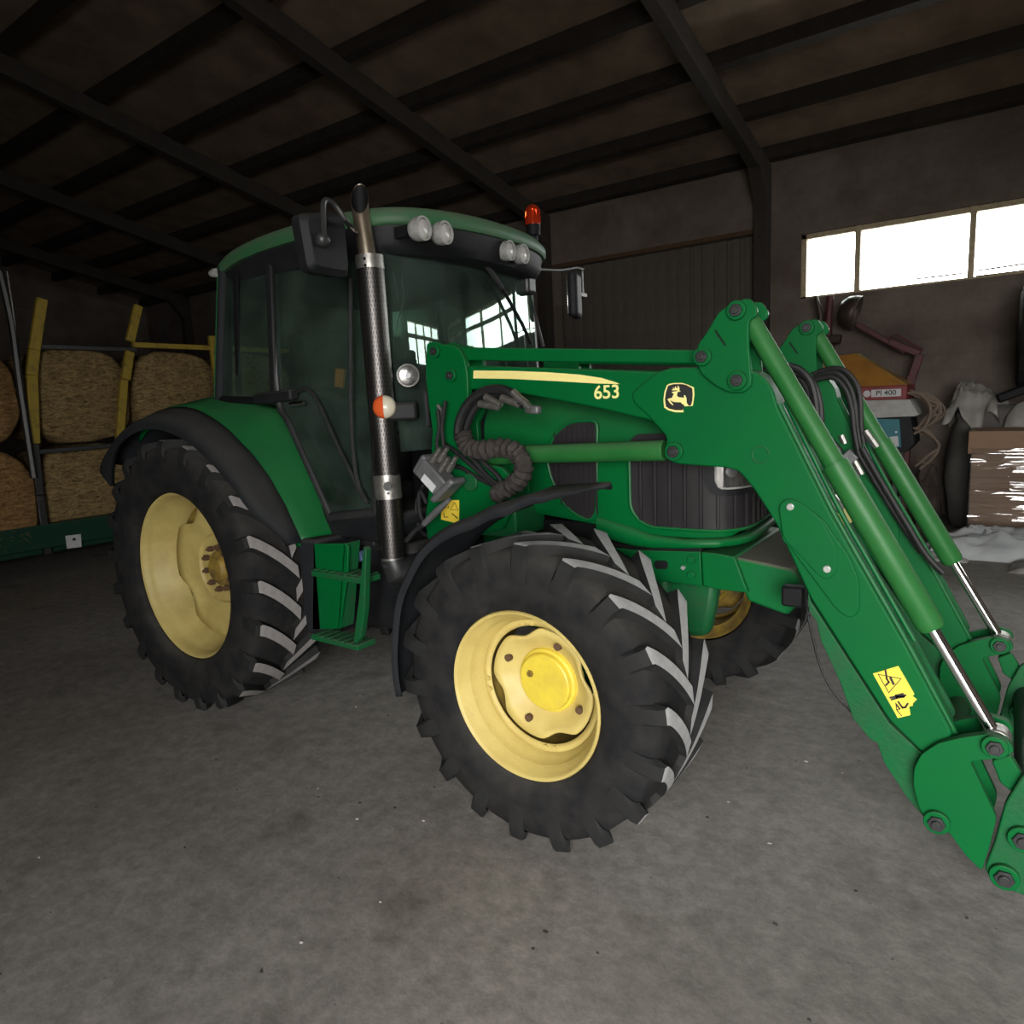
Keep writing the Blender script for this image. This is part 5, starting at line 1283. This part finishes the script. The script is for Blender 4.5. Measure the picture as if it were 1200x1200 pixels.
# round straw bales: rounded, slightly squashed rolls with ragged ends
def bale(cx, cy, cz, R, Lh, seed, m='straw'):
    bm = nb(); n = 40; rows = []
    offs = [(-Lh, .0), (-Lh, .35), (-Lh, .7), (-Lh+.02, .93), (-Lh+.06, 1.0), (-Lh*.5, 1.0), (0, 1.0), (Lh*.5, 1.0), (Lh-.06, 1.0), (Lh-.02, .93), (Lh, .7), (Lh+.015, .35), (Lh+.02, .0)]
    for xo, rr in offs:
        ring = []
        for k in range(n):
            a = 2*PI*k/n
            c_, s_ = math.cos(a), math.sin(a)
            e_ = .72
            u = math.copysign(abs(c_)**e_, c_); v = math.copysign(abs(s_)**e_, s_)
            p = Vector((xo, R*rr*u, R*rr*v*.97))
            nz = noise.noise(Vector((p.x*3+seed, p.y*3, p.z*3)))*.035+noise.noise(Vector((p.x*9+seed, p.y*9, p.z*9)))*.018
            dirv = Vector((0.5*(1 if xo > 0 else -1) if rr < 1 else 0, u*rr, v*rr))
            if dirv.length > 1e-6: p += dirv.normalized()*nz
            ring.append(bm.verts.new(p+Vector((cx, cy, cz))))
        rows.append(ring)
    for i in range(len(rows)-1):
        for k in range(n): bm.faces.new([rows[i][k], rows[i][(k+1) % n], rows[i+1][(k+1) % n], rows[i+1][k]])
    bmesh.ops.remove_doubles(bm, verts=bm.verts, dist=1e-4)
    o = obj('straw_bale', bm, m, None, auto=70)
    # loose straws sticking out
    bm = nb(); rnd = random.Random(seed)
    for _ in range(420):
        a = rnd.uniform(0, 2*PI); rr = R*math.sqrt(rnd.uniform(.05, 1)); 
        p = Vector((cx+Lh+rnd.uniform(.0, .02), cy+rr*math.cos(a)*.96, cz+rr*math.sin(a)*.93))
        d = Vector((rnd.uniform(.05, .35), rnd.uniform(-1, 1), rnd.uniform(-1, 1))).normalized()
        s_ = d.cross(Vector((1, 0, 0))).normalized()*.0022; l = rnd.uniform(.04, .13)
        v = [bm.verts.new(p-s_), bm.verts.new(p+s_), bm.verts.new(p+d*l)]; bm.faces.new(v)
    ls = obj('loose_straw', bm, m, o, smooth=False, kind='stuff')
    return o
RB = .625
def bl(y, z, label, m='straw', dx=0, sd=1):
    o = bale(XT-.72+dx, y, z, RB, .62, sd, m); tag(o, label, 'straw bale', 'round straw bales loaded on the trailer'); return o
bl(1.00, .93, 'lower straw bale between the two yellow posts', sd=1)
bl(1.02, 2.17, 'upper straw bale between the two yellow posts', sd=2).location.z += 0
bl(-.34, .93, 'orange-toned straw bale at the bottom left edge', 'straw_warm', .18, 3)
bl(-.33, 2.17, 'upper straw bale at the far left edge', 'straw_warm', .05, 4)
bl(2.33, .93, 'lower straw bale right behind the tractor rear wheel', sd=5)
bl(2.36, 2.17, 'upper straw bale under the yellow top rail', sd=6)
bl(3.66, .93, 'lower straw bale behind the tractor fender and cab', sd=7)
bl(3.70, 2.17, 'upper straw bale seen beside the cab rear post', sd=8)

# dark hoops standing behind the trailer
for k, a in enumerate(([(-7.6,2.985,3.765),(-7.6,3.213,3.646),(-7.6,3.408,3.435),(-7.6,3.521,3.128)], [(-7.6,1.994,3.513),(-7.6,2.285,3.339),(-7.6,2.483,3.057)])):
    pass

# ------------------------------------------------------------------ pile at the right of the wall
def crumple(name, lo, hi, m, label, cat, seed, amp=.10, res=26, freq=3.0, group=None, flat=.35, ragged=0.0):
    """crumpled sheet heap: a domed, folded closed surface"""
    bm = nb(); lo, hi = Vector(lo), Vector(hi); V = []
    for i in range(res+1):
        row = []
        for j in range(res+1):
            u, v = i/res*2-1, j/res*2-1
            r = max(abs(u), abs(v)); h = (1-r**2.2)**.6 if r < 1 else 0
            x = lo.x+(hi.x-lo.x)*(u+1)/2; y = lo.y+(hi.y-lo.y)*(v+1)/2
            q = Vector((x*freq+seed, y*freq, seed*.7))
            rid = 1-abs(noise.noise(q))*2.2
            rid2 = 1-abs(noise.noise(q*2.7))*2
            z = lo.z+(hi.z-lo.z)*h*(flat+(1-flat)*(.55+.45*noise.noise(q*.5+Vector((3, 1, 2)))))+amp*h*(rid*.9+rid2*.6+(1-abs(noise.noise(q*6))*2)*.28-.6)
            dx = noise.noise(q+Vector((9, 0, 0)))*amp*1.2; dy = noise.noise(q+Vector((0, 9, 0)))*amp*1.2
            z = max(z, lo.z)
            if ragged and r > .75: z += (r-.75)/.25*ragged*noise.noise(Vector((x*5+seed, y*5, 1)))
            row.append(bm.verts.new((x+dx, y+dy, z)))
        V.append(row)
    for i in range(res):
        for j in range(res): bm.faces.new([V[i][j], V[i+1][j], V[i+1][j+1], V[i][j+1]])
    o = obj(name, bm, m, None, auto=50)
    tag(o, label, cat, group); return o
M['sack_white'] = mat('white_woven_sack', (.40, .42, .43), .7, col2=(.28, .30, .31), scale=5, amount=.6, bump=.2, bscale=25)
M['sack_grey'] = mat('grey_crumpled_plastic', (.27, .255, .235), .5, col2=(.15, .14, .13), scale=5, amount=.7, bump=.3, bscale=14)
M['bigbag'] = mat('dark_grey_bulk_bag', (.10, .092, .085), .75, col2=(.05, .046, .042), scale=3, amount=.6, bump=.2, bscale=8)
M['card'] = mat('brown_cardboard', (.23, .14, .085), .8, col2=(.18, .11, .07), scale=4, amount=.6)
M['white_metal'] = mat('dirty_white_sheet', (.42, .42, .41), .6, col2=(.28, .27, .25), scale=8, amount=.7)
M['teal'] = mat('teal_panel', (.010, .16, .20), .5, col2=(.012, .12, .15), scale=5)
M['hood_orange'] = mat('orange_brown_tarp', (.34, .155, .022), .65, col2=(.20, .085, .015), scale=4, amount=.7)
M['red'] = mat('dull_red_paint', (.22, .018, .02), .55, col2=(.12, .02, .02), scale=8, amount=.7)
M['red_dark'] = mat('dusty_dark_red_paint', (.10, .022, .022), .6, col2=(.05, .02, .02), scale=10, amount=.7)
M['rusty_steel'] = mat('rusty_dark_steel', (.075, .055, .045), .5, metal=.4, col2=(.04, .03, .026), scale=10, amount=.6)
M['pallet'] = mat('old_pallet_wood', (.13, .10, .075), .85, col2=(.08, .06, .045), scale=9, stretch=(1, 8, 8))

# sack on the floor
crumple('sack', (3.45, 5.15, .0), (5.4, 5.92, .34), 'sack_white', 'white woven sack lying crumpled on the floor before the cardboard box', 'sack', 3.1, .09, 44, 2.2)
crumple('plastic_sheet', (3.30, 4.95, .0), (3.9, 5.30, .06), 'white_metal', 'thin pale plastic scrap on the floor by the sack', 'plastic scrap', 5.1, .03, 16, 5)
crumple('plastic_sheet', (4.25, 4.70, .0), (5.1, 5.10, .10), 'sack_grey', 'grey crumpled plastic on the floor at the right edge', 'plastic scrap', 8.1, .05, 20, 5)
# cardboard box in stretch film on a pallet
box = empty('cardboard_box', (4.6, 6.3, 0), 'brown cardboard box wrapped in shiny stretch film', 'box')
bm = nb(); a_box(bm, (3.84, 5.98, .16), (5.3, 6.75, 1.02)); obj('lower_carton', bm, 'card', box, bevel=.006)
bm = nb(); a_box(bm, (3.80, 6.0, 1.02), (5.3, 6.7, 1.27)); obj('upper_carton', bm, 'card', box, bevel=.006)
bm = nb(); V = []
for i in range(40):
    row = []
    for j in range(90):
        x = 3.83+1.48*i/39; z = .22+.86*j/89
        row.append(bm.verts.new((x, 5.972-.010*abs(noise.noise(Vector((x*1.2, 0, z*30))))-.012*abs(noise.noise(Vector((x*2, 5, z*13)))), z+.02*noise.noise(Vector((x*2, 0, z*3))))))
    V.append(row)
for i in range(39):
    for j in range(89): bm.faces.new([V[i][j], V[i+1][j], V[i+1][j+1], V[i][j+1]])
obj('stretch_film', bm, 'film', box)
for k in range(3):
    bm = nb(); a_box(bm, (3.85, 6.0+.3*k, 0.0), (5.3, 6.1+.3*k, .16)); obj('pallet_block', bm, 'pallet', box, bevel=.004)
# bulk bag
def bag(name, cx, cy, z0, sx, sy, h, m, label, seed):
    bm = nb(); n = 36; rows = []
    for i in range(17):
        t = i/16; z = z0+h*t
        k = (.80+.20*math.sin(PI*min(1, t*1.15))**.6) if t < .9 else .93-.25*((t-.9)/.1)
        row = []
        for j in range(n):
            a = 2*PI*j/n; c_, s_ = math.cos(a), math.sin(a)
            u = math.copysign(abs(c_)**.55, c_); v = math.copysign(abs(s_)**.55, s_)
            w_ = 1+.05*noise.noise(Vector((u*2+seed, v*2, t*3)))+.03*noise.noise(Vector((u*6+seed, v*6, t*7)))
            row.append(bm.verts.new((cx+sx*k*u*w_, cy+sy*k*v*w_, z)))
        rows.append(row)
    for i in range(16):
        for j in range(n): bm.faces.new([rows[i][j], rows[i][(j+1) % n], rows[i+1][(j+1) % n], rows[i+1][j]])
    bm.faces.new(rows[0]); bm.faces.new(rows[-1])
    return tag(obj(name, bm, m, None, auto=60), label, 'bulk bag')
bag('bulk_bag', 3.98, 7.25, .02, .46, .42, 1.50, 'bigbag', 'dark grey bulk bag standing behind the cardboard box', 2.0)
bag('bulk_bag', 5.0, 7.35, .02, .48, .42, 1.40, 'bigbag', 'grey bulk bag at the right edge behind the box', 6.0)
crumple('plastic_cover', (3.47, 6.80, 1.36), (4.08, 7.7, 1.80), 'sack_grey', 'grey crumpled plastic heaped on top of the dark bulk bag', 'plastic cover', 12.3, .12, 44, 4, ragged=.3)
crumple('plastic_cover', (4.15, 6.78, 1.30), (5.4, 7.6, 1.72), 'sack_grey', 'clear grey crumpled film heaped above the cardboard box', 'plastic cover', 17.9, .12, 44, 4.5, ragged=.3)
bm = nb(); a_obox(bm, (4.18, 6.62, 1.66), (1, .1, .4), (-.1, 1, 0), (-.4, 0, 1), .16, .10, .05); tag(obj('battery_box', bm, 'black', None, bevel=.02), 'small black plastic case on the crumpled covers', 'case')
# dark tyre hanging on the wall at the right edge
bm = nb(); a_lathe(bm, [(-.15, .36), (-.17, .50), (-.14, .62), (-.08, .66), (-.03, .665), (-.025, .65), (.025, .65), (.03, .665), (.08, .66), (.14, .62), (.17, .50), (.15, .36)], (4.36, 7.31, 2.30), 'x', 48)
tag(obj('spare_tyre', bm, 'rubber', None), 'large dark tyre against the wall above the crumpled covers, at the right edge', 'tyre')

# machine with the lettered red band
mc_ = empty('machine', (2.85, 6.9, 0), 'orange topped machine with red lettered band and teal panel by the wall', 'machine')
MY = 6.6
def MB(name, lo, hi, m, bevel=.01, **k):
    bm = nb(); a_box(bm, lo, hi); return obj(name, bm, m, mc_, bevel=bevel, **k)
bd_ = [(2.368,1.837),(3.117,1.809),(3.133,1.633),(2.374,1.598)]
band = bm = nb(); a_prism(bm, [(bd_[0][0], bd_[2][1]+.005), (bd_[1][0], bd_[2][1]), (bd_[1][0], bd_[1][1]), (bd_[0][0], bd_[1][1])], MY, MY+.75); band = obj('red_band', bm, 'red', mc_, bevel=.01)
tz = (bd_[1][1]+bd_[2][1])/2; xr = bd_[1][0]; zt_ = bd_[1][1]
tx0, tx1 = [(2.726,1.713),(3.056,1.719)]
bm = nb(); a_box(bm, (tx0[0], MY-.006, tz-.045), (tx1[0], MY+.002, tz+.045)); lab = obj('band_label', bm, 'white', mc_, label='white label with dark lettering')
text_mesh('lettering', 'PI 400', .088, 'sticker_black', mc_, ((tx0[0]+tx1[0])/2, MY-.008, tz), (PI/2, 0, 0), offset=.001, sx=1.02)
c = [(2.677,1.726)][0]; bm = nb(); a_disc(bm, (c[0], MY-.004, tz), .042, (0, 1, 0), .008, 20); obj('round_badge', bm, 'white', mc_)
# sloping orange top
bm = nb(); x_l = [(2.051,2.258)][0][0]; x_t = [(2.497,2.243)][0]; 
top = [(x_l, MY+.05, zt_), (xr, MY+.02, zt_), (xr-.02, MY+.72, zt_+.02), (x_l, MY+.72, zt_)]
ap = [(x_l+.05, MY+.30, x_t[1]-.02), (x_t[0], MY+.30, x_t[1]), (x_t[0], MY+.55, x_t[1]), (x_l+.05, MY+.55, x_t[1])]
A = [bm.verts.new(p) for p in top]; B = [bm.verts.new(p) for p in ap]
for k in range(4): bm.faces.new([A[k], A[(k+1) % 4], B[(k+1) % 4], B[k]])
bm.faces.new(A); bm.faces.new(B); obj('sloping_cover', bm, 'hood_orange', mc_, bevel=.012, label='sloping orange-brown cover')
wp = [(2.331,1.645),(3.156,1.633),(3.263,1.445),(2.388,1.404)]
bm = nb(); a_prism(bm, [wp[0], wp[1], wp[2], (wp[2][0]-.04, wp[2][1]-.02), (wp[1][0]-.05, wp[3][1]+.02), wp[3]], MY-.05, MY+.70); obj('white_top_panel', bm, 'white_metal', mc_, bevel=.008)
bb = [(2.372,1.51),(3.153,1.518),(3.224,1.088),(3.136,0.983),(2.385,0.981)]
bm = nb(); a_prism(bm, bb, MY+.03, MY+.66); obj('machine_body', bm, 'plastic', mc_, bevel=.01)
tb = [(2.276,1.426),(3.049,1.396),(3.08,1.048),(2.286,0.982)]
bm = nb(); a_prism(bm, tb, MY+.0, MY+.04); obj('teal_panel', bm, 'teal', mc_, bevel=.006)
lb_ = [(2.956,1.177),(3.04,1.187),(3.054,1.06),(2.97,1.05)]; bm = nb(); a_prism(bm, lb_, MY-.004, MY+.002); obj('small_label', bm, 'white', mc_)
bm = nb(); a_disc(bm, (lb_[1][0]-.02, MY-.003, lb_[0][1]+.06), .012, (0, 1, 0), .01, 10); obj('knob', bm, 'zinc', mc_)
for lx in (2.35, 3.02):
    for ly in (MY+.08, MY+.58):
        bm = nb(); a_box(bm, (lx-.03, ly-.03, 0), (lx+.03, ly+.03, tb[2][1]+.02)); obj('leg', bm, 'black_metal', mc_, bevel=.004)
bm = nb(); a_box(bm, (2.30, MY+.06, .35), (3.05, MY+.62, .55)); obj('lower_drum', bm, 'rusty_steel', mc_, bevel=.05)
# cable bundle hanging on its right side
cb = None
for k in range(9):
    rnd = random.Random(k)
    x = 3.16+rnd.uniform(-.02, .05); y_ = MY+.1+rnd.uniform(-.05, .25)
    pts_ = [(x-.05, y_, 1.72+rnd.uniform(-.04, .04)), (x+.10, y_, 1.70-rnd.uniform(0, .1)), (x+.24+rnd.uniform(-.03, .08), y_-.03, 1.55-rnd.uniform(0, .1)), (x+.16, y_-.03, 1.40-rnd.uniform(0, .12)), (x+.02, y_, 1.35-rnd.uniform(0, .2))]
    if k > 5: pts_ = [(p[0]+.05, p[1], p[2]-.45) for p in pts_]
    bm = nb(); a_tube(bm, curve_pts(pts_, 5), .016, 6)
    if cb is None: cb = tag(obj('rope_coil', bm, M['rope'] if 'rope' in M else mat('old_tan_rope', (.20, .155, .115), .9, col2=(.12, .09, .07), scale=20), None), 'tan rope loops hanging off the right side of the lettered machine', 'rope'); M['rope'] = cb.data.materials[0]
    else: obj('rope_loop', bm, 'rope', cb)
# dark scrap heap between the machine and the bulk bag
crumple('scrap_heap', (3.26, 6.55, 0), (3.50, 7.5, 1.0), mat('dark_scrap', (.035, .026, .022), .9, col2=(.07, .05, .04), scale=9, amount=.8, bump=.6, bscale=12), 'dark heap of old bags between the lettered machine and the bulk bag', 'heap', 20, .10, 26, 4)

# ridging implement with two discs on a red arm, hooked up on the wall behind
im = empty('disc_implement', (2.6, 7.6, 0), 'rusty concave disc on a dull red implement arm in front of the window wall', 'implement')
IY = 7.4
def it(name, pts, r, m, **k):
    return tube(name, pts, r, m, im, 10, **k)
a = [(2.387,7.5,2.657),(2.768,7.5,2.407),(2.995,7.5,2.244)]; bm = nb(); a_beam(bm, a[0], a[2], .06, .07); obj('red_arm', bm, 'red_dark', im, bevel=.01)
a = [(2.789,7.5,2.394),(3.154,7.5,2.198),(3.068,7.5,1.872)]; bm = nb(); a_beam(bm, a[0], a[1], .08, .09); a_beam(bm, a[1], a[2], .09, .10); obj('red_head', bm, 'red_dark', im, bevel=.012)
a = [(2.794,7.45,2.436),(2.873,7.45,2.473),(3.195,7.45,2.248)]; it('top_link', a, .018, 'red_dark')
a = [(3.066,7.5,1.928),(3.059,7.5,1.592),(3.039,7.5,1.023)]; b_ = a[-1]; bm = nb(); a_beam(bm, a[0], a[2], .10, .10); a_beam(bm, a[2], (b_[0], 7.5, 0.0), .10, .10, (1, 0, 0)); obj('upright', bm, 'red_dark', im, bevel=.01)
c = Vector([(2.383,7.5,2.804)][0]); ax = Vector((.93, .02, -.30)).normalized()
bm = nb(); n = 28; s_, u_ = frame_of(ax); rows = []
for rr, off in ((.23, 0), (.225, -.07), (.19, -.16), (.12, -.22), (.02, -.245)):
    rows.append([bm.verts.new(c+ax*off+(s_*math.cos(2*PI*k/n)+u_*math.sin(2*PI*k/n))*rr) for k in range(n)])
for i in range(4):
    for k in range(n): bm.faces.new([rows[i][k], rows[i][(k+1) % n], rows[i+1][(k+1) % n], rows[i+1][k]])
o = obj('concave_disc', bm, 'rusty_steel', im); sm = o.modifiers.new('t', 'SOLIDIFY'); sm.thickness = .012
a = [(1.867,7.6,2.478),(1.905,7.6,2.829),(1.831,7.6,3.106)]; it('grey_tine', a, [.05, .04, .025], 'rusty_steel')
a = [(2.033,7.6,2.109),(1.999,7.6,2.643),(2.022,7.6,3.083)]; it('red_tine', a, [.06, .055, .05], 'red_dark')
a = [(1.831,7.6,2.541),(2.169,7.6,2.475)]; it('cross_bar', a, .07, 'rusty_steel')
a = [(2.032,7.6,2.169),(2.055,7.6,1.629)]; b_ = a[-1]; it('post', [a[0], a[1], (b_[0], b_[1], 0)], .055, 'rusty_steel')

# small flakes and grit on the floor
bm = nb(); rnd = random.Random(5)
for _ in range(260):
    x = rnd.uniform(0.2, 6.5); y_ = rnd.uniform(-3.2, 3.5); r = rnd.uniform(.003, .009)
    a = rnd.uniform(0, PI); n = rnd.choice((4, 5, 6)); top = []; bot = []
    for k in range(n):
        q = a+2*PI*k/n; rr = r*rnd.uniform(.5, 1.3)
        bot.append(bm.verts.new((x+rr*math.cos(q)*1.5, y_+rr*math.sin(q), .0002))); top.append(bm.verts.new((x+rr*.7*math.cos(q)*1.5, y_+rr*.7*math.sin(q), rnd.uniform(.001, .004))))
    mi = rnd.choice((0, 0, 1))
    bm.faces.new(top).material_index = mi
    for k in range(n): bm.faces.new([bot[k], bot[(k+1) % n], top[(k+1) % n], top[k]]).material_index = mi
M['grit_dark'] = mat('dark_grit', (.04, .035, .03), .9); M['grit_pale'] = mat('pale_grit', (.38, .36, .33), .9)
g_ = obj('floor_grit', bm, ['grit_dark', 'grit_pale'], None, smooth=False, kind='stuff')
tag(g_, 'scattered small flakes and grit on the grey concrete floor', 'grit')
